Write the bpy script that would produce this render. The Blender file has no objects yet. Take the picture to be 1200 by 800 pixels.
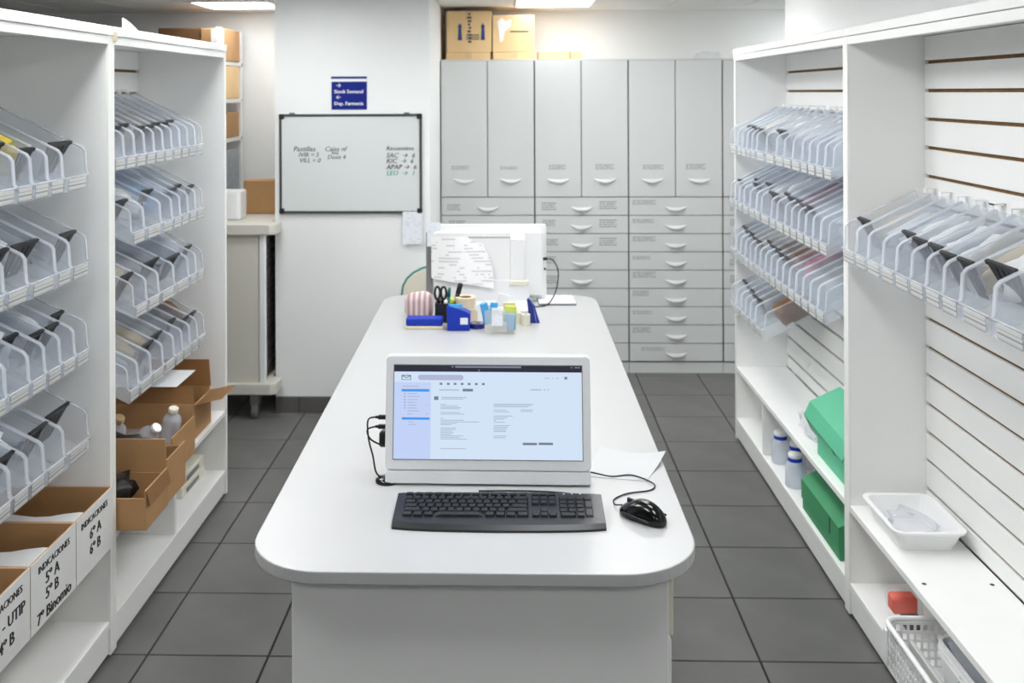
import bpy, bmesh, math, random
from mathutils import Matrix, Vector, noise
random.seed(7)
S = bpy.context.scene
COL = S.collection
PI = math.pi

# ------------------------------------------------------------------ camera
CAM_H = 1.612
YAW, ROLL, FPX = 0.0264, -0.004, 1148.0
cd = bpy.data.cameras.new('camera')
cam = bpy.data.objects.new('camera', cd)
COL.objects.link(cam)
cd.sensor_width = 36.0
cd.lens = FPX / 1200.0 * 36.0
cd.shift_x = 0.0236
cd.shift_y = -0.2433
cd.clip_start = 0.05
cam.matrix_world = Matrix.Translation((0, 0, CAM_H)) @ (Matrix.Rotation(YAW, 4, 'Z') @ Matrix.Rotation(PI/2, 4, 'X') @ Matrix.Rotation(ROLL, 4, 'Z'))
cd.dof.use_dof = True
cd.dof.focus_distance = 2.3
cd.dof.aperture_fstop = 5.0
S.camera = cam

# ------------------------------------------------------------------ world, exposure
w = bpy.data.worlds.new('world'); S.world = w
w.use_nodes = True
w.node_tree.nodes['Background'].inputs[0].default_value = (0.9, 0.95, 1.0, 1)
w.node_tree.nodes['Background'].inputs[1].default_value = 0.25
S.view_settings.view_transform = 'Standard'
S.view_settings.look = 'None'
S.view_settings.exposure = 0.0
S.view_settings.gamma = 1.0
S.view_settings.use_curve_mapping = False
S.cycles.transparent_max_bounces = 32
S.cycles.diffuse_bounces = 8
LAMP = 16.0            # emission of the ceiling panels

# ------------------------------------------------------------------ materials
def srgb(r, g, b):
    f = lambda c: (c/12.92 if c <= 0.04045 else ((c+0.055)/1.055)**2.4)
    return (f(r/255), f(g/255), f(b/255), 1)
MATS = {}
def mat(name, col, rough=0.5, metal=0.0, var=0.0, scale=20.0, bump=0.0, spec=0.5, alpha=None):
    m = bpy.data.materials.new(name); m.use_nodes = True
    nt = m.node_tree; b = nt.nodes['Principled BSDF']
    c = srgb(*col)
    b.inputs['Base Color'].default_value = c
    b.inputs['Roughness'].default_value = rough
    b.inputs['Metallic'].default_value = metal
    b.inputs['Specular IOR Level'].default_value = spec
    if var or bump:
        tc = nt.nodes.new('ShaderNodeTexCoord')
        n = nt.nodes.new('ShaderNodeTexNoise'); n.inputs['Scale'].default_value = scale; n.inputs['Detail'].default_value = 5
        nt.links.new(tc.outputs['Object'], n.inputs['Vector'])
        if var:
            r = nt.nodes.new('ShaderNodeValToRGB')
            r.color_ramp.elements[0].position = 0.3; r.color_ramp.elements[1].position = 0.7
            r.color_ramp.elements[0].color = tuple(x*(1-var) for x in c[:3]) + (1,)
            r.color_ramp.elements[1].color = tuple(min(1, x*(1+var)) for x in c[:3]) + (1,)
            nt.links.new(n.outputs['Fac'], r.inputs[0]); nt.links.new(r.outputs[0], b.inputs['Base Color'])
        if bump:
            bp = nt.nodes.new('ShaderNodeBump'); bp.inputs['Strength'].default_value = bump; bp.inputs['Distance'].default_value = 0.01
            nt.links.new(n.outputs['Fac'], bp.inputs['Height']); nt.links.new(bp.outputs[0], b.inputs['Normal'])
    MATS[name] = m
    return m
def clear(name, tint, col, fac, rough=0.25):
    m = bpy.data.materials.new(name); m.use_nodes = True
    nt = m.node_tree; b = nt.nodes['Principled BSDF']; out = nt.nodes['Material Output']
    b.inputs['Base Color'].default_value = srgb(*col); b.inputs['Roughness'].default_value = rough
    t = nt.nodes.new('ShaderNodeBsdfTransparent'); t.inputs[0].default_value = srgb(*tint)
    mx = nt.nodes.new('ShaderNodeMixShader'); mx.inputs[0].default_value = fac
    nt.links.new(t.outputs[0], mx.inputs[1]); nt.links.new(b.outputs[0], mx.inputs[2]); nt.links.new(mx.outputs[0], out.inputs[0])
    MATS[name] = m
    return m
def emit(name, col, strength=1.0):
    m = bpy.data.materials.new(name); m.use_nodes = True
    nt = m.node_tree; nt.nodes.remove(nt.nodes['Principled BSDF'])
    e = nt.nodes.new('ShaderNodeEmission'); e.inputs[0].default_value = srgb(*col); e.inputs[1].default_value = strength
    nt.links.new(e.outputs[0], nt.nodes['Material Output'].inputs[0])
    MATS[name] = m
    return m
def printed(name, paper, ink, lines, words, thr=0.47):
    """paper with rows of small print"""
    m = mat(name, paper, 0.6)
    nt = m.node_tree; b = nt.nodes['Principled BSDF']
    tc = nt.nodes.new('ShaderNodeTexCoord'); sp = nt.nodes.new('ShaderNodeSeparateXYZ')
    nt.links.new(tc.outputs['Generated'], sp.inputs[0])
    def mth(op, a, bb):
        n = nt.nodes.new('ShaderNodeMath'); n.operation = op
        for i, v in enumerate((a, bb)):
            if v is None: continue
            if isinstance(v, (int, float)): n.inputs[i].default_value = v
            else: nt.links.new(v, n.inputs[i])
        return n.outputs[0]
    zl = mth('MULTIPLY', sp.outputs[2], lines)
    fr = mth('FRACT', zl, None); row = mth('FLOOR', zl, None)
    on = mth('LESS_THAN', fr, 0.5)
    cmb = nt.nodes.new('ShaderNodeCombineXYZ')
    nt.links.new(mth('MULTIPLY', sp.outputs[0], words), cmb.inputs[0])
    nt.links.new(mth('MULTIPLY', row, 7.3), cmb.inputs[1])
    ns = nt.nodes.new('ShaderNodeTexNoise'); ns.inputs['Scale'].default_value = 1.0
    nt.links.new(cmb.outputs[0], ns.inputs['Vector'])
    wd = mth('GREATER_THAN', ns.outputs['Fac'], thr)
    mask = mth('MULTIPLY', on, wd)
    mx = nt.nodes.new('ShaderNodeMixRGB'); mx.inputs[1].default_value = srgb(*paper); mx.inputs[2].default_value = srgb(*ink)
    nt.links.new(mask, mx.inputs[0]); nt.links.new(mx.outputs[0], b.inputs['Base Color'])
    return m

mat('wall_paint', (236, 237, 236), 0.7, var=0.012, scale=3, bump=0.02)
mat('ceiling_paint', (225, 225, 224), 0.8, var=0.02, scale=60)
mat('ceiling_grid', (150, 150, 150), 0.6)
mat('melamine', (241, 241, 239), 0.42, var=0.012, scale=6)
mat('table_white', (187, 187, 187), 0.3, var=0.008, scale=8)
mat('edge_white', (244, 244, 240), 0.4)
mat('mdf_brown', (125, 92, 55), 0.8, var=0.15, scale=40)
mat('floor_tile', (104, 103, 101), 0.5, var=0.12, scale=5, bump=0.03)
mat('grout', (48, 46, 45), 0.9)
mat('base_tile', (92, 90, 88), 0.5, var=0.06, scale=8)
mat('cabinet_grey', (213, 215, 214), 0.45, var=0.006, scale=5)
mat('cabinet_gap', (120, 120, 116), 0.8)
mat('handle_grey', (222, 222, 220), 0.35)
mat('plastic_black', (26, 26, 28), 0.4)
mat('gloss_black', (10, 10, 12), 0.12)
mat('key_black', (15, 15, 17), 0.42)
mat('kbd_body', (20, 21, 25), 0.35)
mat('rubber', (30, 30, 31), 0.6)
mat('silver_plastic', (228, 229, 231), 0.35, var=0.01, scale=200)
mat('white_plastic', (238, 238, 238), 0.35)
mat('grey_plastic', (120, 120, 122), 0.5)
mat('steel', (165, 165, 165), 0.3, 0.9)
mat('cream', (226, 221, 205), 0.5)
mat('trolley', (214, 210, 200), 0.4)
mat('shutter', (70, 68, 66), 0.5)
mat('kraft', (176, 136, 92), 0.8, var=0.07, scale=9)
mat('kraft_dark', (120, 86, 54), 0.85, var=0.08, scale=9)
mat('kraft_light', (222, 190, 142), 0.8, var=0.05, scale=7)
mat('tape', (206, 178, 138), 0.3)
mat('carton_white', (228, 228, 226), 0.6, var=0.03, scale=12)
mat('paper', (240, 240, 240), 0.7)
mat('paper_soft', (197, 198, 199), 0.6)
mat('ink_black', (28, 28, 30), 0.7)
mat('ink_grey', (70, 74, 76), 0.7)
mat('ink_teal', (40, 165, 150), 0.7)
mat('ink_blue', (44, 66, 120), 0.7)
mat('sign_blue', (14, 32, 124), 0.5, spec=0.2)
mat('frame_dark', (62, 68, 66), 0.4)
mat('board_white', (214, 218, 217), 0.22)
mat('green_board', (92, 186, 146), 0.6, var=0.04, scale=8)
mat('green_deep', (62, 144, 98), 0.6, var=0.04, scale=8)
mat('blue_plastic', (22, 52, 168), 0.45, spec=0.3)
mat('blue_light', (70, 165, 225), 0.5)
mat('blue_deep', (22, 44, 130), 0.4)
mat('red_pack', (236, 82, 48), 0.4)
mat('yellow_pack', (232, 205, 40), 0.5)
mat('pink_pack', (232, 70, 120), 0.4)
mat('maroon_pack', (120, 60, 84), 0.5)
mat('brown_pack', (128, 84, 40), 0.6, var=0.3, scale=60)
mat('tan_pack', (196, 176, 140), 0.6, var=0.12, scale=60)
mat('pale_pack', (214, 216, 218), 0.4, var=0.12, scale=70, bump=0.4)
mat('grey_pack', (150, 156, 164), 0.4, var=0.2, scale=70, bump=0.4)
mat('dark_pack', (38, 36, 36), 0.35, bump=0.4, scale=40)
mat('teal_rim', (40, 128, 122), 0.4)
mat('pouch', (196, 168, 168), 0.7)
mat('beige', (222, 210, 182), 0.6)
mat('green_pen', (20, 110, 100), 0.4)
mat('lime', (205, 220, 80), 0.5)
mat('pink_reflect_panel', (222, 208, 206), 0.5)  # pink tint of reflected light put into the panel's base colour
mat('pink_paper', (222, 176, 186), 0.7)
clear('bin_plastic', (252, 253, 254), (240, 242, 247), 0.14, 0.3)
clear('bin_rim', (251, 252, 254), (243, 245, 249), 0.34, 0.3)
clear('clear_bag', (252, 252, 253), (240, 242, 246), 0.22, 0.15)
clear('clear_white', (252, 253, 255), (226, 232, 240), 0.45, 0.15)
clear('clear_wrap', (254, 254, 254), (240, 242, 246), 0.10, 0.12)
clear('clear_tub', (250, 250, 248), (232, 232, 228), 0.25, 0.2)
emit('lamp_panel', (250, 252, 253), LAMP)
emit('lamp_panel_dim', (249, 250, 250), LAMP*0.65)  # dimmed to keep the wall and cartons beside these panels from burning out
printed('cab_print', (212, 214, 213), (155, 155, 158), 4, 9, 0.42)
printed('label_print', (206, 207, 204), (150, 150, 152), 3, 9, 0.5)
printed('sheet_print', (238, 238, 238), (205, 205, 208), 16, 5, 0.52)
printed('note_print', (230, 233, 240), (212, 215, 224), 14, 6, 0.55)

# ------------------------------------------------------------------ mesh helpers
ORG = {}
def org(o): return ORG.get(o.name, Vector((0, 0, 0))) if o else Vector((0, 0, 0))
class MB:
    def __init__(s): s.bm = bmesh.new()
    def box(s, x0, x1, y0, y1, z0, z1, bev=0.0, seg=1, M=None):
        b = bmesh.new()
        v = [b.verts.new((x, y, z)) for z in (z0, z1) for y in (y0, y1) for x in (x0, x1)]
        for f in ((0,2,3,1),(4,5,7,6),(0,1,5,4),(2,6,7,3),(0,4,6,2),(1,3,7,5)): b.faces.new([v[i] for i in f])
        if bev: bmesh.ops.bevel(b, geom=list(b.edges), offset=bev, segments=seg, affect='EDGES', profile=0.6)
        return s.add(b, M)
    def add(s, b, M=None):
        if M is not None: bmesh.ops.transform(b, matrix=M, verts=list(b.verts))
        mp = {}
        for v in b.verts: mp[v] = s.bm.verts.new(v.co)
        for f in b.faces:
            try: nf = s.bm.faces.new([mp[v] for v in f.verts]); nf.smooth = f.smooth
            except ValueError: pass
        b.free(); return s
    def prism(s, pts, a0, a1, axis='y', M=None, bev=0.0, seg=2):
        """polygon in the two other axes, extruded along axis"""
        b = bmesh.new()
        def P(p, a):
            if axis == 'y': return (p[0], a, p[1])
            if axis == 'x': return (a, p[0], p[1])
            return (p[0], p[1], a)
        A = [b.verts.new(P(p, a0)) for p in pts]; B = [b.verts.new(P(p, a1)) for p in pts]
        n = len(pts)
        fa = b.faces.new(A); fb = b.faces.new(B[::-1])
        for i in range(n): b.faces.new((A[i], B[i], B[(i+1) % n], A[(i+1) % n]))
        bmesh.ops.recalc_face_normals(b, faces=list(b.faces))
        if bev:
            es = [e for e in b.edges if any(f in (fa, fb) for f in e.link_faces)]
            bmesh.ops.bevel(b, geom=es, offset=bev, segments=seg, affect='EDGES', profile=0.6)
        return s.add(b, M)
    def tube(s, path, r, n=8, M=None, closed=False, cap=True):
        b = bmesh.new(); path = [Vector(p) for p in path]; L = len(path); rings = []
        up = Vector((0, 0, 1)); prev = None
        for i, p in enumerate(path):
            a = path[(i-1) % L] if (closed or i > 0) else p
            c = path[(i+1) % L] if (closed or i < L-1) else p
            t = (c-a).normalized()
            if prev is None:
                u = t.cross(up)
                if u.length < 1e-3: u = t.cross(Vector((1, 0, 0)))
            else: u = prev - t*prev.dot(t)
            u.normalize(); prev = u; vv = t.cross(u)
            rr = r[i] if isinstance(r, (list, tuple)) else r
            rings.append([b.verts.new(p + (u*math.cos(2*PI*k/n) + vv*math.sin(2*PI*k/n))*rr) for k in range(n)])
        for i in range(L if closed else L-1):
            A, B = rings[i], rings[(i+1) % L]
            for k in range(n):
                f = b.faces.new((A[k], A[(k+1) % n], B[(k+1) % n], B[k])); f.smooth = True
        if cap and not closed: b.faces.new(rings[0][::-1]); b.faces.new(rings[-1])
        return s.add(b, M)
    def lathe(s, prof, n=20, M=None, smooth=True):
        b = bmesh.new(); rings = []
        for r, z in prof:
            rings.append([b.verts.new((max(r, 1e-4)*math.cos(2*PI*k/n), max(r, 1e-4)*math.sin(2*PI*k/n), z)) for k in range(n)])
        for A, B in zip(rings, rings[1:]):
            for k in range(n):
                f = b.faces.new((A[k], A[(k+1) % n], B[(k+1) % n], B[k])); f.smooth = smooth
        b.faces.new(rings[0][::-1]); b.faces.new(rings[-1])
        return s.add(b, M)
    def blob(s, sx, sy, sz, seed=0, amp=0.35, freq=2.2, sub=3, M=None, flat=True):
        b = bmesh.new(); bmesh.ops.create_icosphere(b, subdivisions=sub, radius=1.0)
        for v in b.verts:
            d = v.co.normalized()
            k = 1 + amp*noise.noise(d*freq + Vector((seed*3.1, seed*1.7, seed))) + amp*0.5*noise.noise(d*freq*3 + Vector((seed, 5, 2)))
            c = Vector(tuple(math.copysign(abs(q)**0.7, q) for q in d))*k
            v.co = Vector((c.x*sx, c.y*sy, c.z*sz))
            if flat and v.co.z < -sz*0.85: v.co.z = -sz*0.85
        mz = min(v.co.z for v in b.verts)
        for v in b.verts: v.co.z -= mz
        for f in b.faces: f.smooth = True
        return s.add(b, M)
    def build(s, name, m, parent=None, local=False, wn=True):
        me = bpy.data.meshes.new(name)
        if not local and parent is not None:
            o_ = org(parent); bmesh.ops.translate(s.bm, verts=list(s.bm.verts), vec=-o_)
        bmesh.ops.recalc_face_normals(s.bm, faces=list(s.bm.faces))
        s.bm.to_mesh(me); s.bm.free()
        me.materials.append(MATS[m] if isinstance(m, str) else m)
        return link(name, me, parent)
def link(name, me, parent=None):
    o = bpy.data.objects.new(name, me); COL.objects.link(o)
    if parent is not None: o.parent = parent; ORG[o.name] = org(parent)
    return o
def tag(o, label=None, cat=None, group=None, kind=None):
    if label: o['label'] = label
    if cat: o['category'] = cat
    if group: o['group'] = group
    if kind: o['kind'] = kind
    return o
def thing(name, label, cat, loc=(0, 0, 0), group=None):
    o = bpy.data.objects.new(name, None); COL.objects.link(o); o.location = loc; o.empty_display_size = 0.05
    ORG[o.name] = Vector(loc)
    return tag(o, label, cat, group)
def rebase(o):
    """put a single-mesh thing's origin at its own base"""
    vs = o.data.vertices
    c = Vector(((min(v.co.x for v in vs)+max(v.co.x for v in vs))/2, (min(v.co.y for v in vs)+max(v.co.y for v in vs))/2, min(v.co.z for v in vs)))
    o.data.transform(Matrix.Translation(-c)); o.location = c
    return o
def copy_tree(o, parent=None):
    c = o.copy(); COL.objects.link(c)
    if parent is not None: c.parent = parent
    for ch in list(o.children): copy_tree(ch, c)
    return c
def spline(pts, n=6):
    P = [Vector(p) for p in pts]; out = []
    for i in range(len(P)-1):
        a = P[max(i-1, 0)]; b = P[i]; c = P[i+1]; d = P[min(i+2, len(P)-1)]
        for k in range(n):
            t = k/n
            out.append(0.5*((2*b) + (c-a)*t + (2*a-5*b+4*c-d)*t*t + (3*b-a-3*c+d)*t**3))
    out.append(P[-1]); return out
def rrect(x0, x1, y0, y1, r, n=6):
    out = []
    for cx, cy, a in ((x1-r, y1-r, 0), (x0+r, y1-r, 90), (x0+r, y0+r, 180), (x1-r, y0+r, 270)):
        for k in range(n+1):
            t = math.radians(a + 90*k/n); out.append((cx + r*math.cos(t), cy + r*math.sin(t)))
    return out
def text_mesh(body, size, align='LEFT', shear=0.0, extrude=0.0, spacing=1.0):
    cu = bpy.data.curves.new('lettering', 'FONT'); cu.body = body; cu.size = size; cu.align_x = align; cu.shear = shear
    cu.extrude = extrude; cu.space_line = spacing; cu.resolution_u = 2
    o = bpy.data.objects.new('lettering_tmp', cu); COL.objects.link(o)
    dg = bpy.context.evaluated_depsgraph_get(); dg.update()
    me = bpy.data.meshes.new_from_object(o.evaluated_get(dg))
    bpy.data.objects.remove(o); bpy.data.curves.remove(cu)
    return me
def lettering(name, body, size, M, m, parent, align='LEFT', shear=0.0, spacing=1.0, bold=0.0):
    """flat letters; M maps text plane (x right, y up) into the parent's space"""
    me = text_mesh(body, size, align, shear, 0.0004, spacing)
    if bold:
        b = bmesh.new(); b.from_mesh(me)
        for k in (1, 2):
            b2 = bmesh.new(); b2.from_mesh(me); bmesh.ops.translate(b2, verts=list(b2.verts), vec=(bold*k, 0, 0.0001*k))
            t = bpy.data.meshes.new('t'); b2.to_mesh(t); b2.free(); b.from_mesh(t); bpy.data.meshes.remove(t)
        b.to_mesh(me); b.free()
    me.transform(M); me.materials.clear(); me.materials.append(MATS[m])
    return link(name, me, parent)
def bx(name, dims, m, parent, bev=0.0, local=False):
    return MB().box(*dims, bev=bev).build(name, m, parent, local)
ORD = ['nearest', 'second', 'third', 'fourth', 'fifth', 'sixth', 'seventh', 'eighth', 'ninth', 'tenth', 'eleventh', 'twelfth',
       'thirteenth', 'fourteenth', 'fifteenth', 'sixteenth', 'seventeenth', 'eighteenth', 'nineteenth', 'twentieth']

# ================================================================== the room
CEIL = 2.113
BACK = 6.06
XL, XR, YF = -5.0, 1.29, -2.2
fl = tag(bx('floor', (XL, 2.9, YF, BACK, -0.05, -0.004), 'grout', None), kind='structure')
tile_me = None
px0, py0, TP = -0.709, 2.790, 0.3485
for i in range(-4, 7):
    for j in range(-4, 10):
        x = px0 + i*0.35; y = py0 + j*TP
        if x > 1.25 and y < 4.6: continue
        if x < -1.8 and y < 2.4: continue
        if y + TP > BACK or x > 2.4: continue
        if tile_me is None:
            t = MB().box(0.003, 0.347, 0.003, TP-0.003, -0.006, 0.0, bev=0.0015).build('floor_tile', 'floor_tile', fl, True); tile_me = t.data
        else: t = link('floor_tile', tile_me, fl)
        t.location = (x, y, 0)
tag(bx('wall_back', (XL, 2.9, BACK, BACK+0.1, 0, CEIL+0.1), 'wall_paint', None), kind='structure')
tag(bx('wall_left', (XL-0.1, XL, YF, BACK, 0, CEIL+0.1), 'wall_paint', None), kind='structure')
tag(bx('wall_front', (XL, 2.9, YF-0.1, YF, 0, CEIL+0.1), 'wall_paint', None), kind='structure')
tag(bx('wall_right', (XR, 2.9, YF, 4.69, 0, CEIL+0.1), 'wall_paint', None), kind='structure')
tag(bx('wall_far_right', (2.9, 3.0, 4.69, BACK, 0, CEIL+0.1), 'wall_paint', None), kind='structure')
tag(bx('wall_pillar', (-1.21, -0.425, 4.93, BACK, 0, CEIL), 'wall_paint', None), kind='structure')
bb = tag(bx('baseboard_pillar', (-1.205, -0.43, 4.921, 4.93, 0, 0.078), 'grout', None), kind='structure')
x = -1.205
for wd in (0.12, 0.33, 0.325):
    bx('skirting_tile', (x, x+wd-0.004, 4.915, 4.922, 0, 0.078), 'base_tile', bb, 0.001); x += wd
# ceiling: slab, suspended tiles in the strip the photograph shows, recessed light panels
ce = tag(bx('ceiling', (XL, 2.9, YF, BACK, CEIL+0.02, CEIL+0.1), 'ceiling_grid', None), kind='structure')
CP = 0.45
lights = [(i, j) for i in (0, -3) for j in (-3, -5, -7, -9, -13)] + [(0, 0), (-4, 0), (4, 0), (1, -2)]  # unseen rows placed for their light; last panel added to brighten cabinets
cme = None; big = MB()
for i in range(-12, 7):
    for j in range(-18, 1):
        if (i, j) in lights: continue
        x0 = 0.007 + i*CP; y0 = 5.34 + j*CP
        x0, x1 = max(x0, XL), min(x0+CP, 2.9)
        if x1-x0 < 0.02: continue
        if x0 > XR and y0 < 4.2: continue
        if j >= -2:
            tag(bx('ceiling_tile', (x0+0.004, x1-0.004, y0+0.004, y0+CP-0.004, CEIL, CEIL+0.02), 'ceiling_paint', ce, 0.002))
        else: big.box(x0+0.004, x1-0.004, y0+0.004, y0+CP-0.004, CEIL, CEIL+0.02)
big.box(XL, 2.9, 5.79, BACK, CEIL, CEIL+0.02)
tag(big.build('ceiling_panel', 'ceiling_paint', ce), kind='stuff')
names = {(1, -2): 'added unseen ceiling light panel between the table end and the grey cabinets', (0, 0): 'square white ceiling light panel above the tall grey cabinets', (-4, 0): 'square white ceiling light panel left of the pillar near the wall',
         (4, 0): 'square white ceiling light panel over the alcove beyond the right wall'}
for i, j in lights:
    x0 = 0.007 + i*CP; y0 = 5.34 + j*CP
    side = 'centre' if i == 0 else 'left'
    lab = names.get((i, j), 'square ceiling light panel, %s from the far end of the %s row' % (ORD[{-3: 1, -5: 2, -7: 3, -9: 4, -13: 5}.get(j, 6)], side))
    t = thing('ceiling_light', lab, 'ceiling light', (x0+CP/2, y0+CP/2, CEIL), 'recessed ceiling light panels')
    f = MB()
    f.box(x0+0.002, x0+CP-0.002, y0+0.002, y0+0.014, CEIL-0.002, CEIL+0.018); f.box(x0+0.002, x0+CP-0.002, y0+CP-0.014, y0+CP-0.002, CEIL-0.002, CEIL+0.018)
    f.box(x0+0.002, x0+0.014, y0+0.014, y0+CP-0.014, CEIL-0.002, CEIL+0.018); f.box(x0+CP-0.014, x0+CP-0.002, y0+0.014, y0+CP-0.014, CEIL-0.002, CEIL+0.018)
    f.build('frame', 'white_plastic', t)
    bx('diffuser', (x0+0.014, x0+CP-0.014, y0+0.014, y0+CP-0.014, CEIL+0.002, CEIL+0.012), 'lamp_panel_dim' if (i, j) in ((0, 0), (-4, 0)) else 'lamp_panel', t)

# ================================================================== shelving units
Z_MID, Z_LOW, Z_TOP = 0.345, 0.108, 1.805
def unit(label, xf, xb, y0, y1, gtop, divs=(), kick=0.02, holes=()):
    """xf: front plane, xb: face of the slatwall, s: direction towards the wall"""
    s = 1 if xb > xf else -1
    t = thing('shelving_unit', label, 'shelving unit', ((xf+xb)/2, (y0+y1)/2, 0), 'white slatwall shelving units')
    def B(name, xa, xc, ya, yc, za, zc, m='melamine', bev=0.0015):
        return bx(name, (min(xa, xc), max(xa, xc), ya, yc, za, zc), m, t, bev)
    for ya, yc in ((y0, y0+0.02), (y1-0.02, y1)):
        p = B('side_panel', xf+s*0.004, xb+s*0.025, ya, yc, 0.012, Z_TOP-0.026)
        e = bx('edge_band', (min(xf, xf+s*0.004), max(xf, xf+s*0.004), ya, yc, 0.012, Z_TOP-0.026), 'edge_white', p)
        m = MB()
        for xx in (xf+s*0.03, xb-s*0.03): m.lathe([(0.01, 0), (0.01, 0.012)], 10, Matrix.Translation((xx, (ya+yc)/2, 0)))
        m.build('foot', 'rubber', p)
    B('top_panel', xf-s*0.004, xb+s*0.025, y0, y1, Z_TOP-0.026, Z_TOP)
    B('fascia', xf, xf+s*0.018, y0+0.021, y1-0.021, Z_TOP-0.052, Z_TOP-0.027)
    B('back_panel', xb+s*0.012, xb+s*0.022, y0+0.02, y1-0.02, Z_MID, Z_TOP-0.027, 'mdf_brown')
    B('lower_back', xb+s*0.005, xb+s*0.012, y0+0.021, y1-0.021, Z_LOW, Z_MID-0.022)
    # slats from the top groove down, each with its lip recess
    pitch, gap = 0.0864, 0.0105
    top = Z_TOP-0.028; g = gtop
    while top > Z_MID + 0.02:
        lo = max(g + gap/2, Z_MID+0.004)
        if top - lo > 0.01: B('slat', xb, xb+s*0.0118, y0+0.0215, y1-0.0215, lo, top, 'melamine', 0.0012)
        top = g - gap/2; g -= pitch
    ms = B('shelf', xf+s*0.002, xb-s*0.001, y0+0.0205, y1-0.0205, Z_MID-0.02, Z_MID)
    for hx, hy in holes:
        MB().lathe([(0.006, 0), (0.006, 0.0006)], 10, Matrix.Translation((hx, hy, Z_MID))).build('peg_hole', 'ink_grey', ms)
    B('shelf', xf+s*0.002, xb+s*0.004, y0+0.0205, y1-0.0205, Z_LOW-0.02, Z_LOW)
    B('kick_board', xf+s*0.006, xf+s*0.022, y0+0.0205, y1-0.0205, 0.016, Z_LOW-0.0205)
    for yd in divs: B('divider_panel', xf+s*0.006, xb+s*0.004, yd, yd+0.018, Z_LOW+0.0005, Z_MID-0.0205)
    return t
RF, RB, LF, LB = 1.02, 1.253, -1.155, -1.50
R_FAR0, R_FAR1, R_NEAR0 = 3.045, 4.565, 1.52
L_FAR0, L_FAR1, L_NEAR0 = 2.785, 3.905, 1.665
unit('far white slatwall shelving unit on the right, holding green boxes', RF, RB, R_FAR0, R_FAR1, 1.698, (4.08,))
unit('near white slatwall shelving unit on the right, with white tray', RF, RB, R_NEAR0, R_FAR0-0.001, 1.698, (), holes=((1.049, 2.545), (1.221, 2.544)))
unit('far white shelving unit on the left, with kraft cartons', LF, LB, L_FAR0, L_FAR1, 1.70, (3.31,))
un = unit('near white shelving unit on the left, with white lettered cartons', LF, LB, L_NEAR0, L_FAR0-0.001, 1.70, ())

# ================================================================== hopper bins
TILT = math.radians(26)
def side_profile(L, h):
    return [(0.0, 0.0), (0.0, h), (L-0.058, h), (L-0.045, h-0.006), (L-0.017, 0.039), (L-0.008, 0.036), (L+0.007, 0.0)]
def bin_meshes(L, wd, h=0.095):
    T = Matrix.Rotation(TILT, 4, 'Y')
    pr = side_profile(L, h); body = MB(); th = 0.0022
    for y in (-wd/2+0.002, wd/2-0.002-th): body.prism(pr, y, y+th, 'y', T)
    body.box(0, L+0.006, -wd/2+0.004, wd/2-0.004, 0, th, M=T)
    body.box(0, th, -wd/2+0.004, wd/2-0.004, 0, h, M=T)
    body.prism([(L+0.007, 0), (L-0.008, 0.036), (L-0.010, 0.036), (L+0.005, 0)], -wd/2+0.004, wd/2-0.004, 'y', T)
    rim = MB(); a = 0.0034
    for y in (-wd/2+0.0031, wd/2-0.0031):
        rim.tube([(p[0], y, p[1]) for p in pr[1:6]], a, 5, T)
    rim.tube([(L-0.008, -wd/2+0.004, 0.036), (L-0.008, wd/2-0.004, 0.036)], a*0.8, 5, T)
    lab = MB(); lw = min(wd*0.38, 0.05)
    lab.prism([(L+0.0062, 0.003), (L-0.0062, 0.033), (L-0.0050, 0.0335), (L+0.0074, 0.0035)], -lw, lw, 'y', T)
    hang = MB(); hw = 0.010
    zt = h*math.cos(TILT)
    hang.box(-0.0005 + h*math.sin(TILT)*0, 0.004, -hw, hw, zt-0.02, zt+0.012)
    hang.box(0.0, 0.034, -hw, hw, zt+0.008, zt+0.012)
    hang.box(0.030, 0.034, -hw, hw, zt-0.012, zt+0.012)
    return body, rim, lab, hang
def divider_mesh(L, wd, h, u):
    T = Matrix.Rotation(TILT, 4, 'Y')
    m = MB(); b = wd/2-0.006
    m.prism([(-b*0.55, 0.003), (b*0.55, 0.003), (b*0.95, h-0.004), (-b*0.95, h-0.004)], u, u+0.003, 'x', T)
    m.box(u-0.003, u+0.006, -b*0.96, b*0.96, h-0.004, h+0.005, M=T)
    for k in (-0.4, 0, 0.4): m.box(u+0.003, u+0.0045, b*k-0.001, b*k+0.001, 0.01, h-0.008, M=T)
    return m
PROTO = {}
def get_proto(L, wd, div):
    key = (round(L, 3), round(wd, 3), div)
    if key in PROTO: return [(n, me, p) for n, me, p in PROTO[key]]
    if (key[0], key[1], False) not in PROTO:
        out = []
        for n, mb, m in zip(('body', 'rim', 'label_card', 'hanger'), bin_meshes(L, wd), ('bin_plastic', 'bin_rim', 'label_print', 'white_plastic')):
            o = mb.build(n, m, None, True); out.append((n, o.data, 'body' if n in ('rim', 'label_card') else None)); bpy.data.objects.remove(o)
        PROTO[(key[0], key[1], False)] = out
    out = list(PROTO[(key[0], key[1], False)])
    if div:
        o = divider_mesh(L, wd, 0.095, L-0.058-{1: 0.022, 2: 0.062, 3: 0.034, 4: 0.045}[div]).build('divider_plate', 'plastic_black', None, True)
        out.append(('divider_plate', o.data, None)); bpy.data.objects.remove(o)
        PROTO[key] = out
    return out
PACK = []
for k in range(5):
    o = MB().blob(0.5, 0.5, 0.5, seed=k+1, amp=0.4, freq=2.5, sub=3).build('packet', 'pale_pack', None, True); PACK.append(o.data); bpy.data.objects.remove(o)
PCACHE = {}
def pack_mesh(k, m):
    if (k, m) not in PCACHE:
        me = PACK[k].copy(); me.materials.clear(); me.materials.append(MATS[m]); PCACHE[(k, m)] = me
    return PCACHE[(k, m)]
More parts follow.
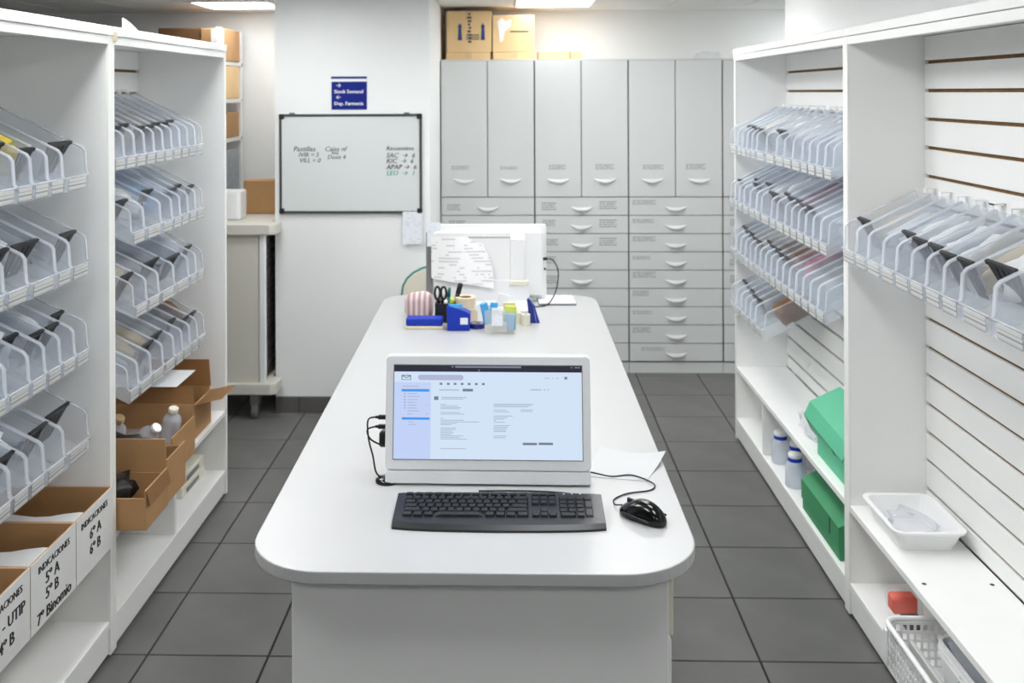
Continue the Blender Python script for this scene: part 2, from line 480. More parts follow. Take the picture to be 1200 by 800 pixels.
def place_bin(xw, y, ztip, sgn, L, wd, div, label, group, content=None):
    """xw: slat face; ztip: height of the front lip underside; sgn: +1 bins face +x"""
    zr = ztip + L*math.sin(TILT)
    t = thing('storage_bin', label, 'storage bin', (xw + sgn*0.0005, y, zr), group)
    t.rotation_euler = (0, 0, 0 if sgn > 0 else PI)
    first = {}
    for n, me, p in get_proto(L, wd, div):
        o = link(n, me, first.get(p, t)); first[n] = o
    if content:
        mname, what, fill = content
        u0, u1 = 0.012, L-0.09
        o = link('wrapped_supplies' if mname in ('pale_pack', 'grey_pack', 'tan_pack') else what.replace(' ', '_').split('_in_')[0], pack_mesh(random.randrange(5), mname))
        o.scale = ((u1-u0)*0.92, (wd-0.016)*0.86, fill)
        um = (u0+u1)/2
        c = math.cos(TILT); s_ = math.sin(TILT)
        o.rotation_euler = (0, TILT, 0 if sgn > 0 else PI)
        o.location = (xw + sgn*(um*c + 0.004*s_ + 0.0005), y, zr - um*s_ + 0.004*c)
        tag(o, '%s in the %s' % (what, label.replace('clear hopper bin, ', 'bin ')), 'packet', 'supplies inside the clear bins')
def row(unit_name, row_name, xw, sgn, L, ys, ztip, divs, contents, group):
    n = 0
    for k, (y0, y1) in enumerate(ys):
        wd = y1-y0-0.001
        nm = 'farthest' if k == 0 else ORD[k]
        pos = 'farthest' if k == 0 else ORD[k] + ' from the far end'
        lab = 'clear hopper bin, %s, %s, %s' % (pos, row_name, unit_name)
        dv_ = divs.get(k, 0)
        if dv_ == 1: dv_ = (1, 3, 4, 1, 3)[(k*7+len(ys)+int(ztip*100)) % 5]
        place_bin(xw, (y0+y1)/2, ztip, sgn, L, wd, dv_, lab, group, contents.get(k))
def seq(far, widths):
    out = []; y = far
    for w_ in widths: out.append((y-w_, y)); y -= w_
    return out
A_, B_, C_ = 0.084, 0.110, 0.150
pale = ('pale_pack', 'pale wrapped supplies', 0.062); grey = ('grey_pack', 'grey wrapped supplies', 0.056)
tan = ('tan_pack', 'tan wrapped supplies', 0.060); full = ('pale_pack', 'heaped clear-wrapped supplies', 0.088)
yel = ('yellow_pack', 'yellow packet', 0.098); brn = ('brown_pack', 'brown sticks', 0.095); pnk = ('pink_pack', 'pink packet', 0.075)
mar = ('maroon_pack', 'maroon packet', 0.098); drk = ('dark_pack', 'dark packet', 0.06); blu = ('blue_light', 'light blue packet', 0.062)
gL1, gL2, gR1, gR2 = 'bins of the near left unit', 'bins of the far left unit', 'bins of the far right unit', 'bins of the near right unit'
U = 'near left unit'; LL = 0.335
row(U, 'top row', LB, 1, LL, seq(2.715, [C_, A_, A_, A_, B_, B_]), 1.352, {0: 1, 2: 1, 3: 2}, {1: grey, 2: yel, 3: grey}, gL1)
row(U, 'second row', LB, 1, LL, seq(2.715, [B_, A_, C_, B_, B_]), 1.108, {0: 1, 2: 1, 3: 1}, {1: grey, 2: pale, 0: ('dark_pack', 'dark packet', 0.03)}, gL1)
row(U, 'third row', LB, 1, LL, seq(2.715, [A_, A_, A_, A_, B_, B_]), 0.866, {0: 2, 1: 1, 2: 1, 3: 2}, {1: full, 2: grey, 3: full}, gL1)
row(U, 'bottom row', LB, 1, LL, seq(2.715, [C_, B_, A_, A_, A_, A_]), 0.618, {0: 1, 1: 1, 3: 1}, {1: grey, 2: full, 3: pale, 4: pale}, gL1)
U = 'far left unit'
row(U, 'top row', LB, 1, LL, seq(3.73, [A_, A_, A_, A_, A_, A_, A_, A_, A_, A_]), 1.382, {k: 1 for k in range(2, 10)}, {2: tan, 3: tan, 4: pale, 5: tan, 6: tan, 7: pale, 8: tan}, gL2)
row(U, 'second row', LB, 1, LL, seq(3.73, [A_, A_, A_, A_, B_, C_, B_]), 1.140, {0: 1, 1: 1, 2: 1, 6: 1, 4: 2}, {2: full, 3: blu, 4: pale, 5: full, 1: grey}, gL2)
row(U, 'third row', LB, 1, LL, seq(3.73, [A_, A_, C_, C_, B_, B_]), 0.906, {0: 1, 2: 1, 3: 1, 5: 1}, {0: full, 2: grey, 3: grey, 4: tan}, gL2)
row(U, 'bottom row', LB, 1, LL, seq(3.745, [A_, A_, A_, A_, B_, B_, B_, A_]), 0.655, {0: 1, 1: 1, 2: 1, 4: 1, 5: 1}, {0: brn, 1: drk, 3: grey, 4: tan, 5: tan, 6: grey}, gL2)
U = 'far right unit'; RL = 0.280
far = R_FAR1-0.026
row(U, 'top row', RB, -1, RL, seq(far, [C_] + [A_]*4 + [C_, C_] + [B_]*3 + [A_]*4), 1.332, {1: 1, 2: 1, 3: 1, 4: 1, 6: 1}, {1: pale, 2: pale, 3: ('beige', 'cream packet', 0.09), 4: full, 5: full, 6: full, 7: full, 8: full, 9: full, 10: pale, 11: full}, gR1)
row(U, 'second row', RB, -1, RL, seq(far, [A_, A_, A_, B_, B_, A_, C_, A_, B_] + [A_]*6), 1.086, {0: 1, 2: 2, 3: 1, 4: 2, 6: 1, 7: 1, 8: 1, 9: 1, 10: 1, 11: 1}, {0: pale, 2: grey, 3: grey, 5: full, 6: full, 7: grey, 8: pale, 9: mar, 10: pale, 11: pale, 12: grey, 13: pale}, gR1)
row(U, 'third row', RB, -1, RL, seq(far, [B_] + [A_]*15), 0.862, {k: 1 for k in (0, 1, 2, 3, 4, 5, 6, 7, 8, 9)}, {1: grey, 2: tan, 3: tan, 4: pale, 5: tan, 6: brn, 7: grey, 8: brn, 9: brn, 10: pnk, 11: grey, 12: tan, 13: pale}, gR1)
row(U, 'bottom row', RB, -1, RL, seq(far, [B_] + [A_]*4 + [C_]), 0.614, {0: 1, 2: 1, 3: 1, 4: 1}, {1: pale, 2: tan, 3: grey, 4: grey, 5: brn}, gR1)
U = 'near right unit'
row(U, 'hanging row', RB, -1, RL, seq(R_FAR0-0.05, [B_, A_+.01, B_, .094, .096, .092, .092, .09, C_, C_, B_]), 1.102, {0: 1, 3: 1, 4: 1, 5: 1, 6: 1, 7: 1, 8: 1}, {0: tan, 1: pale, 2: pale, 3: full, 4: full, 5: full, 6: full, 7: ('tan_pack', 'tan wrapped supplies', 0.07), 8: full, 9: full}, gR2)

# ================================================================== island table
tb = thing('island_table', 'long white island table with rounded corners in the aisle', 'table', (-0.09, 3.2, 0))
TT = 0.672
def table_outline():
    c = [(-0.551, 1.914, 0.165), (0.376, 1.914, 0.165), (0.370, 4.552, 0.13), (-0.594, 4.552, 0.13)]
    out = []
    for (x, y, r), a0 in zip(c, (180, 270, 0, 90)):
        cx = x + (r if a0 in (180, 90) else -r); cy = y + (r if a0 in (180, 270) else -r)
        for k in range(11):
            t = math.radians(a0 + 9*k); out.append((cx + r*math.cos(t), cy + r*math.sin(t)))
    return out
MB().prism(table_outline(), TT-0.026, TT, 'z', bev=0.003).build('tabletop', 'table_white', tb)
bx('base_cabinet', (-0.452, 0.305, 1.965, 4.25, 0.0, TT-0.0265), 'melamine', tb, 0.002)
for k, (ya, yc) in enumerate(((1.985, 2.52), (2.53, 3.07), (3.08, 3.62), (3.63, 4.17))):
    d_ = bx('drawer_front', (0.3055, 0.318, ya, yc, 0.515, TT-0.03), 'cream', tb, 0.001)
    bx('door', (0.3055, 0.314, ya, yc, 0.06, 0.505), 'melamine', tb, 0.001)

# ================================================================== all-in-one computer on the near end
mon = thing('computer', 'silver all-in-one computer showing a blue-white mail page, behind black keyboard', 'computer', (0, 0, 0))
MW, MH = 0.494, 0.299
MB().prism(rrect(-MW/2, MW/2, 0.031, MH, 0.012), 0.0, 0.035, 'y', bev=0.004).build('bezel', 'silver_plastic', mon, True)
MB().prism(rrect(-MW/2+0.001, MW/2-0.001, 0.0, 0.030, 0.006), 0.001, 0.033, 'y', bev=0.003).build('chin', 'silver_plastic', mon, True)
MB().prism(rrect(-0.19, 0.19, 0.03, 0.26, 0.02), 0.035, 0.06, 'y', bev=0.008).build('back_housing', 'plastic_black', mon, True)
st = MB(); st.box(-0.10, 0.10, 0.036, 0.17, -0.0052, 0.001, bev=0.002); st.box(-0.05, 0.05, 0.055, 0.07, 0.004, 0.12, bev=0.002)
bmesh.ops.transform(st.bm, matrix=Matrix.Rotation(math.radians(8), 4, 'X'), verts=list(st.bm.verts)); st.build('stand', 'silver_plastic', mon, True)
SX0, SX1, SZ0, SZ1 = -0.2265, 0.2265, 0.0572, 0.2755
emit('scr_bg', (216, 233, 253), 0.95); emit('scr_side', (200, 216, 253), 0.95); emit('scr_bar', (52, 52, 66), 1); emit('scr_txt', (172, 182, 204), 1)
emit('scr_dark', (122, 128, 150), 1); emit('scr_pill', (178, 184, 214), 1); emit('scr_hl', (76, 152, 240), 1); emit('scr_addr', (128, 134, 152), 1)
scr = MB().box(SX0, SX1, -0.0010, 0.001, SZ0, SZ1).build('screen', 'scr_bg', mon, True)
bdr = MB(); e_ = 0.002
for q in ((SX0-e_, SX1+e_, SZ1, SZ1+e_), (SX0-e_, SX1+e_, SZ0-e_, SZ0), (SX0-e_, SX0, SZ0, SZ1), (SX1, SX1+e_, SZ0, SZ1)): bdr.box(q[0], q[1], -0.0008, 0.001, q[2], q[3])
bdr.build('screen_edge', 'grey_plastic', mon, True)
def scr_rects(name, m, rects, lift):
    b = MB()
    for (x0, x1, y0, y1) in rects:      # page units: 690 wide, 363 high, y down
        b.box(SX0+x0/690*(SX1-SX0), SX0+x1/690*(SX1-SX0), -0.0010-lift, -0.0008, SZ1-y1/363*(SZ1-SZ0), SZ1-y0/363*(SZ1-SZ0))
    return b.build(name, m, scr, True)
scr_rects('title_bar', 'scr_bar', [(0, 690, 0, 25)], 0.0002)
scr_rects('address_bar', 'scr_addr', [(225, 468, 2, 9), (212, 219, 3, 8), (310, 316, 16, 21), (650, 656, 4, 8), (664, 684, 4, 8)], 0.0004)
scr_rects('sidebar', 'scr_side', [(0, 136, 66, 363)], 0.0002)
b = MB(); b.prism([(SX0+(x_)/690*(SX1-SX0), SZ1-(y_)/363*(SZ1-SZ0)) for x_, y_ in rrect(88, 256, 37, 58, 10)], -0.0013, -0.0009, 'y'); b.build('search_pill', 'scr_pill', scr, True)
scr_rects('highlight', 'scr_hl', [(28, 130, 93, 103)], 0.0004); scr_rects('highlight', 'scr_hl', [(30, 132, 203, 212)], 0.0004)
ev = [(27, 62, 38, 41), (27, 30, 38, 58), (59, 62, 38, 58), (27, 62, 56, 58)] + [(30+k*2, 34+k*2, 41+k, 44+k) for k in range(7)] + [(56-k*2, 60-k*2, 41+k, 44+k) for k in range(7)]
scr_rects('envelope_icon', 'scr_dark', ev, 0.0004)
dk = [(x_-5, x_+5, 68, 76) for x_ in (173, 200, 225, 251, 277, 303, 329)] + [(253, 291, 91, 101), (627, 637, 42, 52), (473, 525, 297, 306), (531, 583, 296, 305)]
dk += [(38, 42, y_-2, y_+2) for y_ in (111, 122, 134, 145, 156, 167)] + [(34, 40, 96, 100), (34, 40, 206, 210), (148, 164, 121, 135)]
tag(scr_rects('icon_row', 'scr_dark', dk, 0.0005), kind='stuff')
tx = [(31, 90, 81, 84)] + [(50, 50+l, y_-1.5, y_+1.5) for y_, l in ((111, 34), (122, 46), (134, 38), (145, 27), (156, 34), (167, 34), (178, 42), (190, 17))]
tx += [(118, 124, 154, 157), (118, 126, 188, 191), (54, 72, 219, 222), (54, 84, 229, 232), (166, 240, 94, 98), (555, 572, 46, 49), (583, 587, 46, 49), (597, 606, 46, 49)]
tx += [(502, 542, 91, 95), (550, 556, 90, 95), (564, 570, 91, 95), (175, 268, 123, 126), (175, 256, 129, 132)]
def para(x_, ys, ls): return [(x_, x_+l, y_-1.3, y_+1.3) for y_, l in zip(ys, ls)]
tx += para(172, (152, 158, 164, 169, 183, 189, 206, 213, 219, 225, 230), (20, 64, 76, 70, 72, 88, 12, 86, 142, 60, 40))
tx += para(172, (243, 249, 255, 261, 267, 273, 279, 285, 322), (58, 56, 44, 48, 42, 84, 70, 98, 94))
tx += para(367, (149, 154, 159, 172, 179, 195, 201, 207, 213, 219, 232, 238, 244, 250, 255, 272, 279), (144, 140, 128, 46, 58, 70, 50, 40, 10, 42, 60, 52, 48, 44, 46, 48, 44))
tx += para(466, (171, 177), (44, 44))
tag(scr_rects('page_text', 'scr_txt', tx, 0.0004), kind='stuff')
plug = MB()
for z_ in (0.150, 0.128):
    plug.box(-MW/2-0.020, -MW/2+0.002, 0.012, 0.024, z_-0.005, z_+0.005, bev=0.0015); plug.box(-MW/2-0.026, -MW/2-0.019, 0.015, 0.021, z_-0.003, z_+0.003)
plug.build('usb_plug', 'plastic_black', mon, True)
cb = MB()
cb.tube(spline([(-MW/2-0.026, 0.018, 0.150), (-MW/2-0.045, 0.02, 0.142), (-MW/2-0.043, 0.02, 0.10), (-MW/2-0.032, 0.02, 0.06), (-MW/2-0.018, 0.025, 0.012), (-MW/2+0.03, 0.05, 0.0065)]), 0.0022, 6)
cb.tube(spline([(-MW/2-0.026, 0.018, 0.128), (-MW/2-0.046, 0.02, 0.120), (-MW/2-0.040, 0.02, 0.100), (-MW/2-0.02, 0.03, 0.085), (-MW/2+0.02, 0.04, 0.07)]), 0.0022, 6)
cb.build('cable', 'rubber', mon, True)
MB().box(-MW/2-0.020, -MW/2+0.01, 0.036, 0.07, 0.075, 0.112, bev=0.004).build('power_adapter', 'plastic_black', mon, True)
mon.location = (-0.066, 2.333, TT+0.0056); mon.rotation_euler = (math.radians(-8), 0, math.radians(-0.6))
pk = MB().lathe([(0.028, 0), (0.028, 0.006), (0.022, 0.010), (0.005, 0.011)], 20).build('cable_puck', 'gloss_black', None, True)
pk.location = (-0.310, 2.362, TT); tag(pk, 'small black round cable puck beside the computer base', 'puck')

# keyboard
kb = thing('keyboard', 'black full-size keyboard with number pad on the white table', 'keyboard', (0, 0, 0))
KW, KD = 0.462, 0.150
prof = [(0.0, 0.0), (KD, 0.0), (KD, 0.022), (KD-0.012, 0.026), (0.040, 0.0145), (0.012, 0.012), (0.0, 0.005)]
bd = bmesh.new()
xs = [-KW/2 + KW*i/16 for i in range(17)]
rings = []
for x_ in xs:
    q = x_/(KW/2); dip = -0.008*(1-q*q); tq = 0.006*abs(q)**6
    rings.append([bd.verts.new((x_, (p[0]+dip if p[0] < 0.03 else p[0]) + (tq if p[0] < 0.03 else -tq), p[1])) for p in prof])
for A, B in zip(rings, rings[1:]):
    for i in range(len(prof)): bd.faces.new((A[i], A[(i+1) % len(prof)], B[(i+1) % len(prof)], B[i]))
bd.faces.new(rings[0]); bd.faces.new(rings[-1][::-1])
kbm = MB(); kbm.add(bd); kbm.build('case', 'kbd_body', kb, True)
kme = MB()
tp = 0.0022
v = kme.bm.verts
lo = [v.new(p) for p in ((-.5, -.5, 0), (.5, -.5, 0), (.5, .5, 0), (-.5, .5, 0))]; hi = [v.new(p) for p in ((-.38, -.36, .0048), (.38, -.36, .0048), (.38, .42, .0048), (-.38, .42, .0048))]
kme.bm.faces.new(hi)
for i in range(4): kme.bm.faces.new((lo[i], lo[(i+1) % 4], hi[(i+1) % 4], hi[i]))
key0 = kme.build('key', 'key_black', kb, True); used = False
slope = math.atan2(0.0115, 0.098)
RP = 0.0164
def key(xc, yc, wx, wy=0.0164):
    global used
    o = key0 if not used else link('key', key0.data, kb); used = True
    o.location = (xc, yc, 0.0140 + (yc-0.040)*math.tan(slope)); o.rotation_euler = (slope, 0, 0); o.scale = (wx-0.001, wy-0.001, 1)
kx0 = -KW/2+0.018; P_ = 0.0186
rows = [(0, [1.25, 1.25, 1.25, 6.0, 1.25, 1.25, 1.25, 1.5]), (1, [2.25]+[1]*10+[2.75]), (2, [1.75]+[1]*11+[2.25]), (3, [1.5]+[1]*12+[1.5]), (4, [1]*13+[2])]
for r, ws in rows:
    xx = kx0; yy = 0.045 + r*RP
    for w_ in ws: key(xx + w_*P_/2, yy, w_*P_); xx += w_*P_
yy = 0.045+5*RP
for k in range(13): key(kx0 + (k*1.15+0.5)*P_, yy, P_, 0.012)
nx = kx0+15.3*P_
for k in range(3):
    key(nx+(k+0.5)*P_, 0.045, P_); key(nx+(k+0.5)*P_, 0.045+4*RP, P_); key(nx+(k+0.5)*P_, 0.045+3*RP, P_); key(nx+(k+0.5)*P_, yy, P_, 0.012)
key(nx+1.5*P_, 0.045+RP, P_)
qx = nx+3.3*P_
key(qx+P_, 0.045, 2*P_); key(qx+2.5*P_, 0.045, P_); key(qx+3.5*P_, 0.045+RP/2, P_, 0.0325); key(qx+3.5*P_, 0.045+2.5*RP, P_, 0.0325)
for r in (1, 2, 3):
    for k in range(3): key(qx+(k+0.5)*P_, 0.045+r*RP, P_)
for k in range(4): key(qx+(k+0.5)*P_, 0.045+4*RP, P_)
ld = MB()
for k in range(3): ld.box(qx+(k+0.6)*P_, qx+(k+0.8)*P_, KD-0.017, KD-0.014, 0.024, 0.0262)
ld.build('status_light', 'white_plastic', kb, True)
MB().tube(spline([(0.178, KD-0.006, 0.018), (0.190, KD+0.006, 0.012), (0.186, KD+0.030, 0.003), (0.15, KD+0.046, 0.003), (0.06, KD+0.056, 0.003), (-0.05, KD+0.054, 0.003)]), 0.002, 6).build('cable', 'rubber', kb, True)
kb.location = (-0.036, 2.098, TT)

# mouse, pointing up-left with its cable
mo = thing('mouse', 'glossy black computer mouse with thin cable, right of the keyboard', 'mouse', (0, 0, 0))
bm_ = bmesh.new(); bmesh.ops.create_uvsphere(bm_, u_segments=28, v_segments=16, radius=1.0)
for vv in bm_.verts:
    x_, y_, z_ = vv.co
    wq = 0.031*(1 - 0.16*math.cos((y_+0.35)*PI*0.9))
    zz = z_*0.036*(1 - 0.22*y_ - 0.18*y_*y_) if z_ > 0 else z_*0.010
    sx = math.copysign(abs(x_)**0.85, x_)
    vv.co = (sx*wq, y_*0.060, max(zz, -0.006)+0.006)
for f in bm_.faces: f.smooth = True
m_ = MB(); m_.add(bm_); m_.build('body', 'gloss_black', mo, True)
MB().box(-0.0035, 0.0035, 0.026, 0.044, 0.020, 0.0345, bev=0.0025, seg=2).build('scroll_wheel', 'rubber', mo, True)
ws = MB(); ws.tube(spline([(-0.0301, 0.035, 0.012), (-0.0325, 0.0, 0.014), (-0.0300, -0.04, 0.012)]), 0.0022, 6); ws.tube(spline([(0.0301, 0.035, 0.012), (0.0325, 0.0, 0.014), (0.0300, -0.04, 0.012)]), 0.0022, 6)
ws.build('side_grip', 'rubber', mo, True)
mo.location = (0.281, 2.165, TT); ang = math.radians(43); mo.rotation_euler = (0, 0, ang)
inv = (Matrix.Translation(mo.location) @ Matrix.Rotation(ang, 4, 'Z')).inverted()
pts = [(0.240, 2.209, 0.684), (0.226, 2.228, 0.677), (0.228, 2.262, 0.6745), (0.262, 2.295, 0.6745), (0.318, 2.315, 0.6745), (0.330, 2.352, 0.6755), (0.285, 2.402, 0.6755), (0.235, 2.396, 0.6745), (0.19, 2.42, 0.6745), (0.14, 2.44, 0.6745)]
MB().tube([inv @ p for p in spline(pts, 8)], 0.0017, 6).build('cable', 'rubber', mo, True)

# loose sheet whose corner lifts over the table edge
def sheet(name, corners, curl, m, label, n=8, cat='paper', thick=0.0007):
    c = [Vector(p) for p in corners]; b = bmesh.new(); g = []
    for i in range(n+1):
        r = []
        for j in range(n+1):
            u, v_ = i/n, j/n
            p = c[0]*(1-u)*(1-v_) + c[1]*u*(1-v_) + c[2]*u*v_ + c[3]*(1-u)*v_
            r.append(b.verts.new(p + Vector(curl(u, v_))))
        g.append(r)
    for i in range(n):
        for j in range(n): f = b.faces.new((g[i][j], g[i+1][j], g[i+1][j+1], g[i][j+1])); f.smooth = True
    nrm = (c[1]-c[0]).cross(c[3]-c[0]).normalized()*thick
    g2 = [[b.verts.new(v_.co - nrm) for v_ in r] for r in g]
    for i in range(n):
        for j in range(n): f = b.faces.new((g2[i][j], g2[i][j+1], g2[i+1][j+1], g2[i+1][j])); f.smooth = True
    for k in range(n):
        for P, Q, X, Y in ((g[k][0], g[k+1][0], g2[k+1][0], g2[k][0]), (g[k][n], g[k+1][n], g2[k+1][n], g2[k][n]), (g[0][k], g[0][k+1], g2[0][k+1], g2[0][k]), (g[n][k], g[n][k+1], g2[n][k+1], g2[n][k])):
            b.faces.new((b.verts.new(P.co), b.verts.new(Q.co), b.verts.new(X.co), b.verts.new(Y.co)))
    mm = MB(); mm.add(b); o = mm.build(name, m, None)
    return tag(rebase(o), label, cat)
z0 = TT+0.0012
sheet('paper_sheet', [(0.17, 2.40, z0), (0.318, 2.372, z0), (0.372, 2.505, z0), (0.225, 2.60, z0)],
      lambda u, v_: (0.022*max(0, u+v_-1.35)**1.5, 0, 0.05*max(0, u+v_-1.3)**2), 'paper_soft', 'plain white paper sheet with lifted corner under the mouse cable')

# ================================================================== far end of the table
fm = thing('computer', 'white computer seen from behind with a printed sheet taped on, far table end', 'computer', (0, 0, 0))
FW, FH = 0.535, 0.345
MB().prism(rrect(-FW/2, FW/2, 0.012, FH, 0.012), 0.010, 0.032, 'y', bev=0.004).build('screen_panel', 'white_plastic', fm, True)
MB().prism(rrect(-FW/2+0.03, FW/2-0.016, 0.03, FH-0.03, 0.015), -0.016, 0.010, 'y', bev=0.006).build('back_housing', 'white_plastic', fm, True)
vn = MB()
for k in range(22): vn.box(-0.14+k*0.0125, -0.132+k*0.0125, -0.0175, -0.012, FH-0.058, FH-0.052)
vn.build('vent_slot', 'grey_plastic', fm, True)
sm = MB(); sm.box(0.104, 0.172, -0.034, -0.012, 0.098, 0.285, bev=0.005); sm.prism([(-0.034, 0.285), (-0.012, 0.285), (-0.012, 0.31)], 0.106, 0.170, 'x')
sm.build('stand_hinge', 'white_plastic', fm, True)
bx('cable_cover', (0.10, 0.185, -0.040, -0.010, 0.078, 0.102), 'cream', fm, 0.004, True)
bx('side_bracket', (-FW/2-0.006, -FW/2+0.022, 0.0, 0.016, 0.03, 0.31), 'grey_plastic', fm, 0.002, True)
sg = MB(); sg.prism([(-0.10, 0.0), (0.03, 0.0), (0.01, 0.012), (-0.012, 0.10), (-0.03, 0.10), (-0.04, 0.012), (-0.10, 0.006)], -0.16, 0.19, 'x'); sg.build('stand_foot', 'silver_plastic', fm, True)
cb = MB(); cb.box(FW/2-0.018, FW/2+0.004, -0.004, 0.006, 0.186, 0.198, bev=0.002)
cb.tube(spline([(FW/2+0.004, 0, 0.192), (FW/2+0.03, 0, 0.186), (FW/2+0.052, -0.01, 0.14), (FW/2+0.045, -0.03, 0.07), (FW/2+0.02, -0.06, 0.02), (FW/2-0.01, -0.10, 0.004), (FW/2-0.06, -0.12, 0.003)]), 0.0028, 6)
cb.build('power_cable', 'rubber', fm, True)
MB().box(FW/2-0.010, FW/2-0.002, 0.009, 0.012, 0.14, 0.15).build('port', 'plastic_black', fm, True)
fm.location = (-0.124, 4.40, TT)
sheet('printed_sheet', [(-0.372, 4.377, 0.782), (-0.092, 4.360, 0.742), (-0.105, 4.378, 0.967), (-0.372, 4.378, 0.967)],
      lambda u, v_: (-0.11*u*max(0, v_-0.35)**1.5*u, -0.03*u*(1-v_)-0.012*math.sin(u*5), 0.0), 'sheet_print', 'curling printed sheet taped to the back of the far computer', 10, thick=0.0009)
sheet('printed_sheet', [(-0.392, 4.394, 0.92), (-0.33, 4.394, 0.92), (-0.33, 4.396, 1.028), (-0.392, 4.396, 1.028)], lambda u, v_: (0, -0.004*u, 0), 'note_print', 'small grey note clipped to the left edge of the far computer', 4)

# striped pouch
st_m = mat('pouch_stripe', (196, 168, 168), 0.7); nt = st_m.node_tree
wv = nt.nodes.new('ShaderNodeTexWave'); wv.inputs['Scale'].default_value = 14; wv.inputs['Distortion'].default_value = 0.6
tc = nt.nodes.new('ShaderNodeTexCoord'); rp = nt.nodes.new('ShaderNodeValToRGB'); rp.color_ramp.elements[0].color = srgb(170, 134, 140); rp.color_ramp.elements[1].color = srgb(226, 210, 206)
nt.links.new(tc.outputs['Object'], wv.inputs[0]); nt.links.new(wv.outputs[0], rp.inputs[0]); nt.links.new(rp.outputs[0], nt.nodes['Principled BSDF'].inputs[0])
o = MB().blob(0.062, 0.045, 0.058, seed=4, amp=0.14, freq=1.2, sub=3).build('pouch', st_m, None, True); o.location = (-0.395, 4.09, TT)
tag(o, 'pink and white striped soft pouch beside the pen cup', 'pouch')
# blue stamp pad
t = thing('stamp_pad', 'flat blue case with beige base at the left of the desk clutter', 'case', (-0.357, 3.91, TT))
bx('base', (-0.436, -0.283, 3.88, 3.945, TT, TT+0.012), 'beige', t, 0.002); bx('lid', (-0.432, -0.287, 3.882, 3.943, TT+0.013, TT+0.042), 'blue_plastic', t, 0.004)
# pen cup and its contents
t = thing('pen_cup', 'square black pen cup behind the blue box', 'pen cup', (-0.285, 4.03, TT))
m_ = MB()
for q in ((-0.325, -0.320, 3.99, 4.07), (-0.250, -0.245, 3.99, 4.07), (-0.320, -0.250, 3.99, 3.995), (-0.320, -0.250, 4.065, 4.07)): m_.box(*q, TT, TT+0.078)
m_.build('wall', 'plastic_black', t); bx('bottom', (-0.320, -0.250, 3.995, 4.065, TT, TT+0.004), 'plastic_black', t)
def pen(name, p0, p1, r, body_m, cap_m, label):
    t = thing(name, label, name.split('_')[-1], p0)
    a, b = Vector(p0), Vector(p1); mid = a.lerp(b, 0.7)
    MB().tube([a, a.lerp(b, 0.35), mid], [r*0.4, r, r], 8).build('barrel', body_m, t); MB().tube([mid, a.lerp(b, 0.95), b], [r*1.1, r*1.1, r*0.7], 8).build('cap', cap_m, t)
pen('pen', (-0.280, 4.03, TT+0.006), (-0.268, 4.045, TT+0.135), 0.006, 'green_pen', 'green_pen', 'dark green pen standing in the black pen cup')
pen('highlighter', (-0.272, 4.012, TT+0.006), (-0.252, 4.0, TT+0.10), 0.009, 'yellow_pack', 'lime', 'yellow highlighter standing in the black pen cup')
pen('marker', (-0.262, 4.05, TT+0.006), (-0.222, 4.06, TT+0.150), 0.010, 'plastic_black', 'plastic_black', 'thick black marker leaning right in the pen cup')
pen('pen', (-0.288, 4.012, TT+0.006), (-0.281, 4.005, TT+0.09), 0.007, 'white_plastic', 'white_plastic', 'short white pen at the front of the pen cup')
t = thing('scissors', 'black-handled scissors standing in the pen cup', 'scissors', (-0.305, 4.035, TT+0.006))
bl = MB(); bl.prism([(-0.309, TT+0.006), (-0.301, TT+0.006), (-0.302, TT+0.09), (-0.308, TT+0.09)], 4.034, 4.036, 'y'); bl.build('blade', 'steel', t)
for dx in (-0.013, 0.013):
    MB().tube([(-0.305+dx+0.011*math.cos(a*PI/8), 4.035, TT+0.113+0.026*math.sin(a*PI/8)) for a in range(16)], 0.0055, 6, closed=True).build('handle_loop', 'plastic_black', t)
# tape rolls
def roll(name, r0, r1, h, loc, m, core, label, rot=(0, 0, 0)):
    t = thing(name, label, 'tape', loc); ORG[t.name] = Vector((0, 0, 0))
    MB().lathe([(r0, 0), (r1, 0), (r1, h), (r0, h), (r0, 0)], 24, smooth=False).build('tape', m, t, True)
    MB().lathe([(r0-0.003, 0.001), (r0-0.0004, 0.001), (r0-0.0004, h-0.001), (r0-0.003, h-0.001), (r0-0.003, 0.001)], 24, smooth=False).build('core', core, t, True)
    t.rotation_euler = rot; return t
roll('tape_roll', 0.026, 0.046, 0.048, (-0.199, 4.05, TT), 'beige', 'kraft', 'wide beige tape roll, lower of the stacked pair')
roll('tape_roll', 0.026, 0.044, 0.046, (-0.203, 4.052, TT+0.0482), 'beige', 'kraft', 'wide beige tape roll, upper of the stacked pair')
roll('tape_roll', 0.020, 0.031, 0.018, (-0.150, 3.915, TT), 'blue_deep', 'beige', 'small dark blue tape roll lying behind the blue dispenser')
roll('tape_roll', 0.007, 0.018, 0.046, (0.045, 3.95, TT), 'cream', 'kraft', 'narrow cream roll standing beside the clear tub')
roll('tape_roll', 0.007, 0.017, 0.044, (0.012, 3.985, TT), 'cream', 'kraft', 'narrow cream roll standing behind the clear tub')
# blue tape dispenser
t = thing('tape_dispenser', 'bright blue slant-topped box with a white label, front of desk clutter', 'dispenser', (-0.222, 3.885, TT))
MB().prism([(-0.266, TT), (-0.178, TT), (-0.174, TT+0.066), (-0.196, TT+0.078), (-0.262, TT+0.098), (-0.268, TT+0.09)], 3.855, 3.915, 'y', bev=0.003).build('body', 'blue_plastic', t)
bx('label', (-0.214, -0.184, 3.8535, 3.8555, TT+0.026, TT+0.052), 'note_print', t); bx('tear_strip', (-0.260, -0.205, 3.86, 3.868, TT+0.088, TT+0.104), 'blue_light', t, 0.001)
